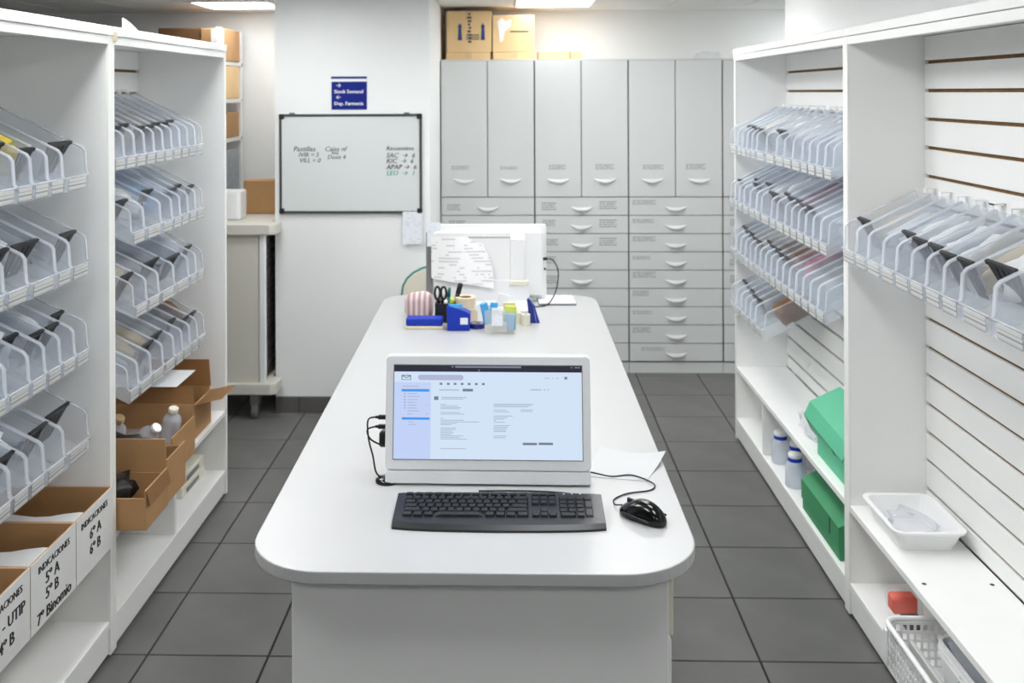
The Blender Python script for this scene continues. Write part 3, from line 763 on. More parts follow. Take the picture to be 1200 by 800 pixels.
# clear tub with packets
t = thing('plastic_tub', 'clear plastic tub full of small packets, front of desk clutter', 'tub', (-0.057, 3.84, TT))
m_ = MB(); m_.lathe([(0.060, 0), (0.060, 0.003), (0.068, 0.078), (0.071, 0.078), (0.063, -0.0), (0.06, 0)], 4, Matrix.Translation((-0.057, 3.842, TT+0.0002)) @ Matrix.Scale(0.75, 4, (0, 1, 0)) @ Matrix.Rotation(PI/4, 4, 'Z') @ Matrix.Scale(1.22, 4), smooth=False)
m_.build('body', 'clear_tub', t)
def packet(name, cx, cy, cz, sx, sy, sz, rz, ry, m, label, cat='packet'):
    o = MB().box(-sx/2, sx/2, -sy/2, sy/2, 0, sz, bev=min(sx, sy, sz)*0.15).build(name, m, None, True)
    o.location = (cx, cy, cz); o.rotation_euler = (0, ry, rz); return tag(o, label, cat)
packet('packet', -0.105, 3.845, TT+0.03, 0.03, 0.012, 0.085, 0.3, -0.2, 'blue_light', 'light blue packet at the left of the clear tub')
packet('packet', -0.088, 3.868, TT+0.03, 0.03, 0.010, 0.08, 0.1, 0.1, 'blue_light', 'light blue packet deeper inside the clear tub')
packet('packet', -0.020, 3.835, TT+0.012, 0.045, 0.012, 0.06, -0.1, 0.05, 'blue_light', 'light blue packet at the right of the clear tub')
packet('packet', -0.018, 3.855, TT+0.012, 0.046, 0.012, 0.088, 0.1, 0.05, 'lime', 'lime packet with dark stripe inside the clear tub')
packet('packet', -0.020, 3.872, TT+0.012, 0.05, 0.008, 0.098, 0.0, 0.0, 'beige', 'beige card at the rear of the clear tub')
packet('packet', -0.060, 3.822, TT+0.006, 0.055, 0.010, 0.035, 0.0, 0.0, 'pale_pack', 'white packet at the bottom of the clear tub')
packet('note_card', -0.068, 3.798, TT+0.034, 0.042, 0.002, 0.07, 0.02, 0.0, 'note_print', 'white printed card sticking out of the clear tub', 'card')
packet('note_card', -0.125, 3.90, TT+0.075, 0.050, 0.004, 0.030, 0.2, -0.5, 'paper', 'white tilted slip leaning above the light blue packets', 'card')
packet('note_card', -0.055, 4.00, TT+0.068, 0.050, 0.004, 0.050, 0.1, 0.3, 'paper', 'crumpled white slip standing on the pink papers', 'card')
for k in range(4):
    packet('paper_stack', -0.02+0.004*k, 4.06-0.003*k, TT+0.0005+0.012*k, 0.15, 0.10, 0.011, 0.1*k-0.15, 0.0, ('pink_paper', 'maroon_pack', 'pink_paper', 'paper')[k],
           ('pink paper pad, lowest of the pile behind the clear tub', 'maroon pad, second of the pile behind the clear tub', 'pink paper pad, third of the pile behind the clear tub', 'white paper pad on top of the pile behind the clear tub')[k], 'paper pad')
# blue stapler leaning
t = thing('stapler', 'dark blue stapler standing on its end beside the computer', 'stapler', (0.072, 4.0, TT)); ORG[t.name] = Vector((0, 0, 0))
MB().prism([(-0.012, 0), (0.016, 0), (0.004, 0.075), (-0.014, 0.10), (-0.022, 0.095)], -0.013, 0.013, 'y', bev=0.003).build('arm', 'blue_deep', t, True)
MB().prism([(0.018, 0), (0.030, 0), (0.024, 0.02), (0.008, 0.075), (0.005, 0.07)], -0.011, 0.011, 'y', bev=0.002).build('base', 'blue_plastic', t, True)
MB().box(0.010, 0.022, -0.008, 0.008, 0.0, 0.012).build('tip', 'steel', t, True)
# notepad on the right
t = thing('notepad', 'pale blue notepad lying on the far right corner of the table', 'notepad', (0.19, 4.44, TT))
MB().prism([(0.106, 4.322), (0.272, 4.322), (0.262, 4.49), (0.10, 4.49)], TT+0.0003, TT+0.005, 'z').build('cover', 'ink_grey', t)
MB().prism([(0.108, 4.324), (0.270, 4.324), (0.260, 4.488), (0.102, 4.488)], TT+0.0052, TT+0.011, 'z').build('pages', 'note_print', t)

# chair behind the far end
ch = thing('chair', 'chair with cream back and teal rim behind the far table end', 'chair', (-0.35, 4.68, 0))
arch = []
for k in range(13):
    a = PI*k/12; arch.append((-0.355 + 0.20*math.cos(a)*1.0, 0.60 + 0.155*math.sin(a)**0.8))
MB().prism(arch + [(-0.545, 0.50), (-0.165, 0.50)], 4.83, 4.86, 'y', bev=0.006).build('backrest', 'cream', ch)
MB().tube([(p[0], 4.845, p[1]) for p in ([(-0.165, 0.50)] + arch + [(-0.545, 0.50)])], 0.010, 8).build('rim', 'teal_rim', ch)
MB().prism(rrect(-0.555, -0.155, 4.46, 4.83, 0.06), 0.38, 0.42, 'z', bev=0.012).build('seat', 'cream', ch)
for xx, yy in ((-0.53, 4.49), (-0.18, 4.49), (-0.53, 4.80), (-0.18, 4.80)):
    MB().tube([(xx, yy, 0), (xx, yy, 0.385)], 0.011, 8).build('leg', 'teal_rim', ch)
for xx in (-0.50, -0.21): MB().tube([(xx, 4.81, 0.39), (xx, 4.845, 0.52)], 0.010, 8).build('back_post', 'teal_rim', ch)

# ================================================================== grey drawer cabinets along the back wall
CX = [-0.4215, 0.1185, 0.6555, 1.192, 1.729]
CY, CZ = 5.63, 1.792
handle_me = None
def crescent(wd, drop):
    n = 10; b = bmesh.new(); top = []; bot = []
    for k in range(n+1):
        q = -1 + 2*k/n
        top.append(b.verts.new((q*wd/2, -0.002, 0.004-0.35*drop*(1-q*q)))); bot.append(b.verts.new((q*wd/2*0.96, -0.004-0.020*(1-q*q), -drop*(1-q*q))))
    back = [b.verts.new((t_.co.x, 0.0, t_.co.z)) for t_ in top]; bb_ = [b.verts.new((t_.co.x, -0.0005, t_.co.z-0.006)) for t_ in bot]
    for k in range(n):
        for A, B in ((back, top), (top, bot), (bot, bb_)):
            f = b.faces.new((A[k], A[k+1], B[k+1], B[k])); f.smooth = True
    m_ = MB(); m_.add(b); return m_
dz = [1.008, 0.9035, 0.799, 0.6945, 0.59, 0.4855, 0.381, 0.2765, 0.172, 0.068]
sides = ['left of the row, beside the pillar', 'second from the pillar', 'third from the pillar', 'rightmost, mostly hidden by the right shelving']
rc = random.Random(3)
for c in range(4):
    x0, x1 = CX[c], CX[c+1]
    t = thing('drawer_cabinet', 'tall pale grey drawer cabinet, ' + sides[c], 'cabinet', ((x0+x1)/2, CY+0.2, 0), 'tall grey drawer cabinets')
    bx('body', (x0+0.001, x1-0.001, CY+0.016, BACK-0.005, 0.062, CZ), 'cabinet_gap', t); bx('plinth', (x0+0.002, x1-0.002, CY+0.008, BACK-0.005, 0.0, 0.061), 'cabinet_grey', t)
    bx('top_board', (x0+0.001, x1-0.001, CY+0.001, BACK-0.005, CZ+0.0005, CZ+0.008), 'cabinet_grey', t)
    def front(name, a0, a1, za, zc, hw, hz, lab):
        global handle_me
        o = bx(name, (a0, a1, CY, CY+0.015, za, zc), 'cabinet_grey', t, 0.0015)
        if handle_me is None:
            h = crescent(0.125, 0.022).build('handle', 'handle_grey', o, True); handle_me = h.data
        else: h = link('handle', handle_me, o)
        h.location = Vector(((a0+a1)/2, CY, hz)) - org(t)
        for (lx, lz, lw, lh) in lab: bx('label_card', (lx, lx+lw, CY-0.0008, CY, lz, lz+lh), 'cab_print', o)
    xm = (x0+x1)/2
    for a0, a1 in ((x0+0.004, xm-0.0025), (xm+0.0025, x1-0.004)):
        lx = a0 + rc.uniform(0.05, 0.08)
        front('door', a0, a1, dz[0]+0.003, CZ-0.001, 0.125, 1.112, [(lx, 1.168, rc.uniform(0.08, 0.12), rc.uniform(0.018, 0.034))])
    for r in range(9):
        za, zc = dz[r+1]+0.0022, dz[r]-0.0022
        lab = []
        if c in (0, 1, 3) and r < 5: lab.append((x0+rc.uniform(0.035, 0.045), zc-rc.uniform(0.055, 0.075), rc.uniform(0.07, 0.10), rc.uniform(0.035, 0.05)))
        if c == 1 and r < 3: lab.append((xm+0.10, zc-0.065, 0.10, 0.05))
        if c == 2: lab.append((x0+0.02+(0.05 if r == 8 else 0), zc-0.04, rc.uniform(0.09, 0.14), rc.uniform(0.02, 0.036)))
        front('drawer', x0+0.004, x1-0.004, za, zc, 0.125, (za+zc)/2-0.004, lab)

# cartons on the cabinets
def closed_box(name, x0, x1, y0, y1, z0, z1, m, label, tape_z=False, group=None, tape=True):
    t = thing(name, label, 'carton', ((x0+x1)/2, (y0+y1)/2, z0), group)
    bx('body', (x0, x1, y0, y1, z0, z1), m, t, 0.003)
    if tape:
        bx('tape_strip', ((x0+x1)/2-0.02, (x0+x1)/2+0.02, y0-0.0008, y0+0.001, z1-min(0.05, (z1-z0)*0.8), z1+0.0008), 'tape', t)
    return t
zc = CZ+0.0085
closed_box('carton', -0.392, -0.135, 5.70, 5.98, zc, zc+0.044, 'kraft_light', 'low tan carton under the arrow-marked carton on the cabinets')
a = closed_box('carton', -0.390, -0.128, 5.70, 5.98, zc+0.0445, zc+0.285, 'kraft_light', 'tan carton with two blue up arrows atop the grey cabinets')
closed_box('carton', -0.120, 0.125, 5.70, 5.98, zc, zc+0.044, 'kraft_light', 'low tan carton under the carton with torn white label')
b_ = closed_box('carton', -0.122, 0.122, 5.70, 5.98, zc+0.0445, zc+0.260, 'kraft_light', 'tan carton with torn white label atop the grey cabinets')
closed_box('carton', 0.145, 0.325, 5.70, 5.95, zc, zc+0.050, 'kraft_light', 'low tan carton with raised flap atop the grey cabinets', tape=False)
closed_box('carton', 0.330, 0.400, 5.71, 5.95, zc, zc+0.048, 'kraft_light', 'small tan carton at the right end of the cartons', tape=False)
for xx in (-0.312, -0.178):
    m_ = MB(); m_.prism([(xx-0.012, zc+0.115), (xx+0.012, zc+0.115), (xx+0.008, zc+0.19), (xx+0.014, zc+0.19), (xx, zc+0.215), (xx-0.014, zc+0.19), (xx-0.008, zc+0.19)], 5.6985, 5.7005, 'y'); m_.build('arrow_mark', 'ink_blue', a)
m_ = MB()
for k in range(9): m_.box(-0.27+rc.uniform(0, .01), -0.252+rc.uniform(0, .012), 5.6985, 5.7005, zc+0.10+k*0.02, zc+0.112+k*0.02)
for k in range(3): m_.box(-0.275, -0.20, 5.6988, 5.7005, zc+0.118+k*0.012, zc+0.124+k*0.012)
m_.build('stamp_mark', 'ink_grey', a)
tl = MB(); tl.prism([(-0.095, zc+0.22), (-0.07, zc+0.245), (-0.045, zc+0.225), (-0.01, zc+0.235), (-0.02, zc+0.19), (-0.05, zc+0.165), (-0.06, zc+0.11), (-0.08, zc+0.10), (-0.085, zc+0.16)], 5.698, 5.7005, 'y'); tl.build('torn_label', 'carton_white', b_)
bx('print_line', (-0.02, 0.09, 5.6985, 5.7005, zc+0.160, zc+0.168), 'ink_grey', b_)
o = sheet('paper_scrap', [(0.16, 5.75, zc+0.0515), (0.24, 5.74, zc+0.0515), (0.235, 5.80, zc+0.11), (0.20, 5.80, zc+0.09)], lambda u, v_: (0, 0.01*u, 0), 'carton_white', 'grey raised scrap standing on a low carton', 4, 'scrap')
o = MB().blob(0.07, 0.05, 0.022, seed=9, amp=0.4).build('plastic_bag', 'clear_bag', None, True); o.location = (1.13, 5.72, zc); tag(o, 'crumpled clear bag atop the rightmost visible cabinets', 'bag')

# ================================================================== whiteboard, sign and note on the pillar
PY = 4.93
wb = thing('whiteboard', 'dark-framed whiteboard with handwriting on the pillar', 'whiteboard', (-0.82, PY, 1.0))
WX0, WX1, WZ0, WZ1 = -1.184, -0.463, 1.005, 1.505
bx('panel', (WX0+0.006, WX1-0.006, PY-0.012, PY-0.001, WZ0+0.006, WZ1-0.006), 'board_white', wb)
for q in ((WX0, WX1, WZ1-0.012, WZ1), (WX0, WX1, WZ0, WZ0+0.012), (WX0, WX0+0.012, WZ0+0.012, WZ1-0.012), (WX1-0.012, WX1, WZ0+0.012, WZ1-0.012)):
    bx('frame_rail', (q[0], q[1], PY-0.018, PY-0.0005, q[2], q[3]), 'frame_dark', wb, 0.002)
for cx in (WX0, WX1-0.024):
    for cz in (WZ0, WZ1-0.024): bx('corner_cap', (cx-0.001, cx+0.025, PY-0.021, PY-0.0003, cz-0.001, cz+0.025), 'plastic_black', wb, 0.003)
for cx in (-1.12, -0.54): bx('hanging_clip', (cx-0.014, cx+0.014, PY-0.012, PY-0.0005, WZ1, WZ1+0.008), 'grey_plastic', wb, 0.002)
def onwall(x_, z_, y_): return Matrix.Translation((x_, y_, z_)) @ Matrix.Rotation(PI/2, 4, 'X')
o_ = org(wb)
def scribble(body, px_, pz_, size, m): lettering('handwriting', body, size, Matrix.Translation(-o_) @ onwall(px_, pz_, PY-0.0124), m, wb, shear=0.25, bold=0.0005)
s_ = 1.0/((495-328)/(WX1-WX0))
def wp(px_): return WX0 + (px_-328)*s_
def wz(py_): return WZ1 - (py_-134)*(WZ1-WZ0)/115
scribble('Pastillas', wp(344), wz(177), 0.036, 'ink_grey'); scribble('IVIR = 5', wp(350), wz(183.5), 0.031, 'ink_grey'); scribble('VILL = 0', wp(351), wz(190), 0.031, 'ink_grey')
scribble('Cajas nf', wp(381), wz(177), 0.034, 'ink_grey'); scribble('vivi', wp(389), wz(181), 0.026, 'ink_grey'); scribble('Dosis 4', wp(384), wz(186), 0.030, 'ink_grey')
scribble('Recuentitos', wp(453), wz(176), 0.029, 'ink_grey'); scribble('SAC  \u2192  6', wp(453), wz(184.5), 0.033, 'ink_grey'); scribble('KIC  \u2192  6', wp(453), wz(191), 0.033, 'ink_grey')
scribble('APAP \u2192  6', wp(453), wz(198), 0.033, 'ink_black'); scribble('LEO  \u2192  1', wp(453), wz(205), 0.033, 'ink_teal')
sg = thing('wall_sign', 'blue direction sign above the whiteboard', 'sign', (-0.83, PY, 1.52))
bx('plate', (-0.920, -0.741, PY-0.006, PY-0.0005, 1.528, 1.668), 'sign_blue', sg, 0.001); bx('top_strip', (-0.922, -0.741, PY-0.006, PY-0.0005, 1.683, 1.694), 'sign_blue', sg, 0.001)
bx('light_strip', (-0.921, -0.741, PY-0.005, PY-0.0005, 1.669, 1.6825), 'white_plastic', sg)
o_ = org(sg)
for body, z_, size in (('\u2192', 1.640, 0.030), ('Stock Semanal', 1.610, 0.0255), ('\u2190', 1.580, 0.030), ('Dep. Farmacia', 1.550, 0.0255)):
    lettering('lettering', body, size, Matrix.Translation(-o_) @ onwall(-0.907 + (0.008 if len(body) == 1 else 0), z_, PY-0.0062), 'white_plastic', sg, bold=0.0006)
t = MB().box(-0.560, -0.462, PY-0.0195, PY-0.0185, 0.850, 1.014).build('note_sheet', 'note_print', None)
tag(rebase(t), 'pale printed note taped below the whiteboard corner', 'note')

# ================================================================== trolley in the alcove and things on it
tr = thing('trolley', 'cream medical trolley with dark roller shutter beside the pillar', 'trolley', (-1.5, 5.05, 0))
def tro(z0, z1, x1a, x1b, y0, m, name, bev=0.006):
    pts = [(-1.80, y0), (x1a-0.03, y0), (x1a-0.008, y0+0.01), (x1a, y0+0.03), (x1a, 4.905), (x1a-0.006, 4.912), (x1b, 4.912), (x1b, 5.36), (-1.80, 5.36)]
    return MB().prism(pts, z0, z1, 'z', bev=bev).build(name, m, tr)
tro(0.915, 0.968, -1.172, -1.225, 4.775, 'trolley', 'top'); tro(0.130, 0.185, -1.172, -1.225, 4.775, 'trolley', 'bumper')
bx('side_panel', (-1.78, -1.262, 4.80, 4.815, 0.1855, 0.9145), 'trolley', tr, 0.002); bx('corner_post', (-1.258, -1.228, 4.795, 4.825, 0.1855, 0.9145), 'white_plastic', tr, 0.003)
bx('carcass', (-1.78, -1.262, 4.816, 5.34, 0.1855, 0.9145), 'trolley', tr, 0.001)
z_ = 0.19
while z_ < 0.90:
    bx('shutter_slat', (-1.2615, -1.240, 4.826, 5.33, z_, z_+0.021), 'shutter', tr, 0.002); z_ += 0.0245
for cx, cy in ((-1.29, 4.85), (-1.70, 4.85), (-1.29, 5.28), (-1.70, 5.28)):
    m_ = MB(); m_.prism([(cy-0.022, 0.06), (cy+0.02, 0.06), (cy+0.03, 0.128), (cy-0.03, 0.128)], cx-0.022, cx+0.022, 'x'); fk = m_.build('caster', 'steel', tr)
    MB().lathe([(0.012, -0.014), (0.036, -0.014), (0.038, -0.008), (0.038, 0.008), (0.036, 0.014), (0.012, 0.014)], 16, Matrix.Translation((cx, cy-0.012, 0.038)) @ Matrix.Rotation(PI/2, 4, 'Y')).build('wheel', 'grey_plastic', fk)
o = MB().prism(rrect(-1.53, -1.39, 4.93, 5.07, 0.02), 0.9685, 1.115, 'z', bev=0.012).build('foam_box', 'white_plastic', None); tag(rebase(o), 'white rounded foam box on top of the trolley', 'box')
closed_box('carton', -1.445, -1.25, 5.20, 5.34, 0.9685, 1.145, 'kraft', 'brown carton on the trolley behind the foam box', tape=False)

# metal rack behind the left shelving with cartons
rk = thing('storage_rack', 'white metal rack of cartons against the back wall, left of the trolley', 'rack', (-1.95, 5.8, 0))
for xx in (-2.28, -1.685):
    for yy in (5.56, 5.98): bx('upright', (xx-0.015, xx+0.015, yy-0.015, yy+0.015, 0, 1.99), 'white_plastic', rk, 0.002)
for zz in (0.25, 0.62, 0.99, 1.35, 1.58, 1.80): bx('rack_shelf', (-2.295, -1.67, 5.545, 5.995, zz-0.025, zz), 'white_plastic', rk, 0.002)
closed_box('carton', -2.05, -1.80, 5.60, 5.95, 1.8005, 1.99, 'kraft_dark', 'dark brown carton on top of the rack above the shelving', tape=False)
q = closed_box('carton', -1.795, -1.66, 5.58, 5.90, 1.8005, 1.985, 'kraft', 'kraft carton with a white panel on top of the rack', tape=False)
bx('white_panel', (-1.735, -1.662, 5.5785, 5.581, 1.85, 1.98), 'paper', q)
closed_box('carton', -1.85, -1.665, 5.58, 5.90, 1.5805, 1.77, 'kraft_light', 'light carton on the upper rack shelf', tape=False)
closed_box('carton', -1.85, -1.665, 5.58, 5.90, 1.3505, 1.50, 'kraft', 'kraft carton on the middle rack shelf', tape=False)
closed_box('carton', -1.85, -1.665, 5.58, 5.90, 0.9905, 1.28, 'grey_pack', 'pale grey carton on the lower rack shelf', tape=False)

# ================================================================== cartons in the left units
def carton(label, x0, x1, y0, y1, z0, h, m_out, flaps=(), th=0.005, heights=None, name='open_carton', cat='carton', group=None):
    t = thing(name, label, cat, ((x0+x1)/2, (y0+y1)/2, z0), group)
    hs = heights or (h, h, h, h)      # front(+x), back(-x), near(-y), far(+y)
    bx('bottom', (x0, x1, y0, y1, z0+0.0003, z0+th), m_out, t)
    bx('wall', (x1-th, x1, y0, y1, z0+th, z0+hs[0]), m_out, t); bx('wall', (x0, x0+th, y0, y1, z0+th, z0+hs[1]), m_out, t)
    bx('wall', (x0+th, x1-th, y0, y0+th, z0+th, z0+hs[2]), m_out, t); bx('wall', (x0+th, x1-th, y1-th, y1, z0+th, z0+hs[3]), m_out, t)
    for side, ln, ang_ in flaps:
        m_ = MB()
        ca, sa = math.cos(ang_), math.sin(ang_)
        if side == 'front': b0 = Vector((x1, 0, z0+hs[0])); dv = Vector((ca, 0, sa))*ln; e0, e1 = Vector((0, y0, 0)), Vector((0, y1, 0))
        elif side == 'far': b0 = Vector((0, y1, z0+hs[3])); dv = Vector((0, ca, sa))*ln; e0, e1 = Vector((x0, 0, 0)), Vector((x1, 0, 0))
        else: b0 = Vector((0, y0, z0+hs[2])); dv = Vector((0, -ca, sa))*ln; e0, e1 = Vector((x0, 0, 0)), Vector((x1, 0, 0))
        b = bmesh.new(); vs = [b.verts.new(p) for p in (b0+e0, b0+e1, b0+e1*0.97+e0*0.03+dv, b0+e0*0.97+e1*0.03+dv)]
        b.faces.new(vs); bmesh.ops.solidify(b, geom=list(b.faces), thickness=0.004); m_.add(b); m_.build('flap', m_out, t)
    return t
zb = Z_MID+0.0005
# white lettered cartons
def lettered(label, y0, y1, lines, x1=-1.146):
    t = carton(label, -1.44, x1-0.002, y0, y1, zb, 0.148, 'kraft', name='open_carton', group='white lettered cartons')
    f = bx('front_sheet', (x1-0.0015, x1, y0+0.001, y1-0.001, zb-0.020, zb+0.150), 'carton_white', t, 0.0004)
    bx('end_sheet', (-1.438, x1-0.003, y0-0.0012, y0-0.0002, zb+0.001, zb+0.148), 'carton_white', t)
    for body, u_, z_, size, bold in lines:
        M_ = Matrix.Translation(-org(t)) @ Matrix.Translation((x1+0.0003, y0 + u_*(y1-y0), z_)) @ Matrix.Rotation(PI/2, 4, 'Z') @ Matrix.Rotation(PI/2, 4, 'X')
        lettering('lettering', body, size, M_, 'ink_black', f, bold=bold)
    return t
c1 = lettered('white open carton lettered 6 A and 6 B, next to the shelf end panel', 2.528, 2.760, [('INDICACIONES', 0.12, zb+0.112, 0.024, 0.0006), ('6\u00ba A', 0.34, zb+0.066, 0.040, 0.0012), ('6\u00ba B', 0.34, zb+0.024, 0.040, 0.0012)])
c2 = lettered('white open carton lettered 5 A, 5 B, 7 Binomio, middle of the three', 2.286, 2.526, [('INDICACIONES', 0.15, zb+0.112, 0.024, 0.0006), ('5\u00ba A', 0.30, zb+0.072, 0.040, 0.0012), ('5\u00ba B', 0.30, zb+0.034, 0.040, 0.0012), ('7\u00ba Binomio', 0.12, zb-0.010, 0.040, 0.0012)])
c3 = lettered('white open carton lettered Ped. UTIP and 4 B, nearest of the three', 2.044, 2.284, [('INDICACIONES', 0.15, zb+0.112, 0.024, 0.0006), ('Ped. - UTIP', 0.15, zb+0.062, 0.038, 0.0012), ('4\u00ba B', 0.40, zb+0.016, 0.040, 0.0012)])
for k, (yc_, nm) in enumerate(((2.62, 'farthest'), (2.41, 'middle'), (2.17, 'nearest'))):
    for q in range(3):
        o = sheet('paper_bundle', [(-1.42, yc_-0.08+q*0.006, zb+0.018+q*0.022), (-1.17, yc_-0.085+q*0.006, zb+0.020+q*0.022), (-1.17, yc_+0.075, zb+0.050+q*0.024), (-1.42, yc_+0.07, zb+0.046+q*0.024)],
              lambda u, v_: (0, 0, 0.006*math.sin(7*u+q)), 'paper', ('lowest', 'middle', 'topmost')[q] + ' folded paper inside the %s white lettered carton' % nm, 6, thick=0.003)
bx('inner_back', (-1.498, -1.49, L_NEAR0+0.03, L_FAR0-0.03, Z_LOW+0.001, Z_MID-0.022), 'pink_reflect_panel', un)
# kraft cartons
k1 = carton('kraft open carton with dark bags, overhanging the shelf front beside the panel', -1.40, -1.070, 2.812, 2.992, zb, 0.11, 'kraft', [('front', 0.045, math.radians(-75))], heights=(0.115, 0.14, 0.092, 0.10), group='kraft cartons of the left unit')
k2 = carton('kraft open carton with raised inner flap, second from the panel', -1.40, -1.074, 2.996, 3.165, zb, 0.13, 'kraft', [], heights=(0.135, 0.16, 0.20, 0.12), group='kraft cartons of the left unit')
k3 = carton('kraft open carton holding clear bottles, third from the panel', -1.42, -1.130, 3.20, 3.43, zb, 0.14, 'kraft', [('far', 0.058, math.radians(80))], heights=(0.13, 0.15, 0.11, 0.17), group='kraft cartons of the left unit')
k4 = carton('kraft open carton with a flap folded out, farthest on the shelf', -1.44, -1.172, 3.56, 3.75, zb, 0.12, 'kraft', [('front', 0.10, math.radians(12)), ('far', 0.10, math.radians(88))], heights=(0.125, 0.14, 0.10, 0.14), group='kraft cartons of the left unit')
def blobthing(name, loc, dims, m, label, cat, seed, amp=0.35, freq=2.2):
    o = MB().blob(*dims, seed=seed, amp=amp, freq=freq).build(name, m, None, True); o.location = loc; return tag(o, label, cat)
blobthing('dark_bag', (-1.25, 2.90, zb+0.006), (0.10, 0.065, 0.070), 'dark_pack', 'crumpled black bag in the nearest kraft carton', 'bag', 11, 0.5, 3)
blobthing('dark_bag', (-1.24, 3.085, zb+0.006), (0.10, 0.055, 0.088), 'dark_pack', 'crumpled black bag in the second kraft carton', 'bag', 12, 0.5, 3)
def bottle(name, loc, r, h, m, cap_m, label, rot=(0, 0, 0), band=None):
    t = thing(name, label, 'bottle', loc); ORG[t.name] = Vector((0, 0, 0))
    MB().lathe([(r*0.9, 0), (r, 0.004), (r, h*0.66), (r*0.8, h*0.76), (r*0.42, h*0.84), (r*0.42, h*0.88)], 18).build('body', m, t, True)
    k_ = 1.35 if band else 1.0
    MB().lathe([(r*0.5*k_, h*0.87), (r*0.52*k_, h*0.88), (r*0.52*k_, h*0.985), (r*0.46*k_, h)], 16).build('cap', cap_m, t, True)
    if band: MB().lathe([(r*0.70, h*0.74), (r*0.74, h*0.75), (r*0.74, h*0.87), (r*0.70, h*0.88)], 18).build('neck_band', band, t, True)
    t.rotation_euler = rot; return t
bottle('clear_bottle', (-1.36, 3.25, zb+0.060), 0.034, 0.15, 'clear_white', 'tape', 'clear bottle with tan cap in the third carton', (0.25, 0.35, 0))
bottle('clear_bottle', (-1.28, 3.27, zb+0.070), 0.034, 0.13, 'clear_white', 'white_plastic', 'clear bottle with white cap leaning in the third carton', (0.3, 0.8, 0))
bottle('clear_bottle', (-1.20, 3.37, zb+0.060), 0.032, 0.13, 'clear_white', 'cream', 'clear bottle at the far side of the third carton', (0.2, 0.2, 0))
blobthing('clear_bag', (-1.28, 3.34, zb+0.006), (0.09, 0.06, 0.05), 'clear_bag', 'crumpled clear bag under bottles in the third carton', 'bag', 21)
blobthing('clear_bag', (-1.215, 3.495, zb), (0.035, 0.04, 0.06), 'clear_bag', 'small clear packet standing between third and fourth carton', 'bag', 22)
sheet('paper_sheet', [(-1.36, 3.43, zb+0.2305), (-1.195, 3.43, zb+0.2305), (-1.195, 3.64, zb+0.2305), (-1.36, 3.64, zb+0.2305)], lambda u, v_: (0, 0, 0.0), 'paper', 'white sheet lying across the flaps of the far kraft cartons', 5)
for k, z_ in enumerate((Z_LOW+0.0005, Z_LOW+0.0425)):
    t = thing('white_box', ('lower' if k == 0 else 'upper') + ' white device box stacked on the bottom left shelf', 'box', (-1.29, 3.72, z_))
    MB().prism([(-1.335, 3.60+0.01*k), (-1.235, 3.60+0.01*k), (-1.225, 3.83), (-1.325, 3.835)], z_, z_+0.040, 'z', bev=0.005).build('body', 'cream', t)
    MB().prism([(3.64, z_+0.010), (3.80, z_+0.010), (3.80, z_+0.026), (3.64, z_+0.026)], -1.2335+0.004, -1.2285+0.001, 'x').build('front_label', 'grey_plastic', t)

# odds and ends on the left tops
for k in range(3): bx('price_tag', (LF+0.0002-0.001, LF+0.0035+0.001, L_FAR0+0.006+0.010*k, L_FAR0+0.013+0.010*k, 1.765, 1.79), 'beige', bpy.data.objects['shelving_unit.002'])
t = MB().prism([(2.90, Z_TOP), (3.02, Z_TOP), (2.955, Z_TOP+0.022), (2.90, Z_TOP+0.034)], -1.17, -1.165, 'x').build('paper_card', 'paper', None); tag(rebase(t), 'small white card standing on top of the far left unit', 'card')

# ================================================================== things in the right units
# white tray with clear bag
def tray(name, loc, bw, bd_, tw, td, h, m, label, cat, th=0.004, lip=0.010, holes=False):
    t = thing(name, label, cat, loc); ORG[t.name] = Vector((0, 0, 0))
    m_ = MB(); b = bmesh.new(); n = 5
    def ring(wx, wy, z, r): return [b.verts.new((p[0], p[1], z)) for p in rrect(-wx/2, wx/2, -wy/2, wy/2, r, n)]
    R = [ring(bw, bd_, 0, 0.018), ring(tw, td, h, 0.026), ring(tw+2*lip, td+2*lip, h, 0.034), ring(tw+2*lip, td+2*lip, h-0.006, 0.034), ring(tw+2*lip-0.003, td+2*lip-0.003, h-0.006, 0.033), ring(tw+0.002, td+0.002, h-0.003, 0.026)]
    inn = [ring(tw-2*th, td-2*th, h-0.0005, 0.024), ring(bw-2*th, bd_-2*th, th, 0.016)]
    def strip(A, B):
        for i in range(len(A)): b.faces.new((A[i], A[(i+1) % len(A)], B[(i+1) % len(A)], B[i]))
    out0 = ring(tw+0.001, td+0.001, h-0.007, 0.026)
    strip(R[0], out0); strip(out0, R[3]); strip(R[3], R[2]); strip(R[2], inn[0]); strip(inn[0], inn[1])
    b.faces.new(R[0][::-1]); b.faces.new(inn[1])
    bmesh.ops.delete(b, geom=[v_ for v_ in b.verts if not v_.link_faces], context='VERTS')
    m_.add(b); m_.build('shell', m, t, True); return t
tray('tray', (1.134, 2.83, Z_MID), 0.145, 0.20, 0.185, 0.255, 0.062, 'white_plastic', 'shallow white plastic tray on the right shelf', 'tray')
blobthing('clear_bag', (1.135, 2.84, Z_MID+0.0045), (0.060, 0.085, 0.020), 'clear_bag', 'crumpled clear bag lying in the white tray', 'bag', 31, 0.5, 3)
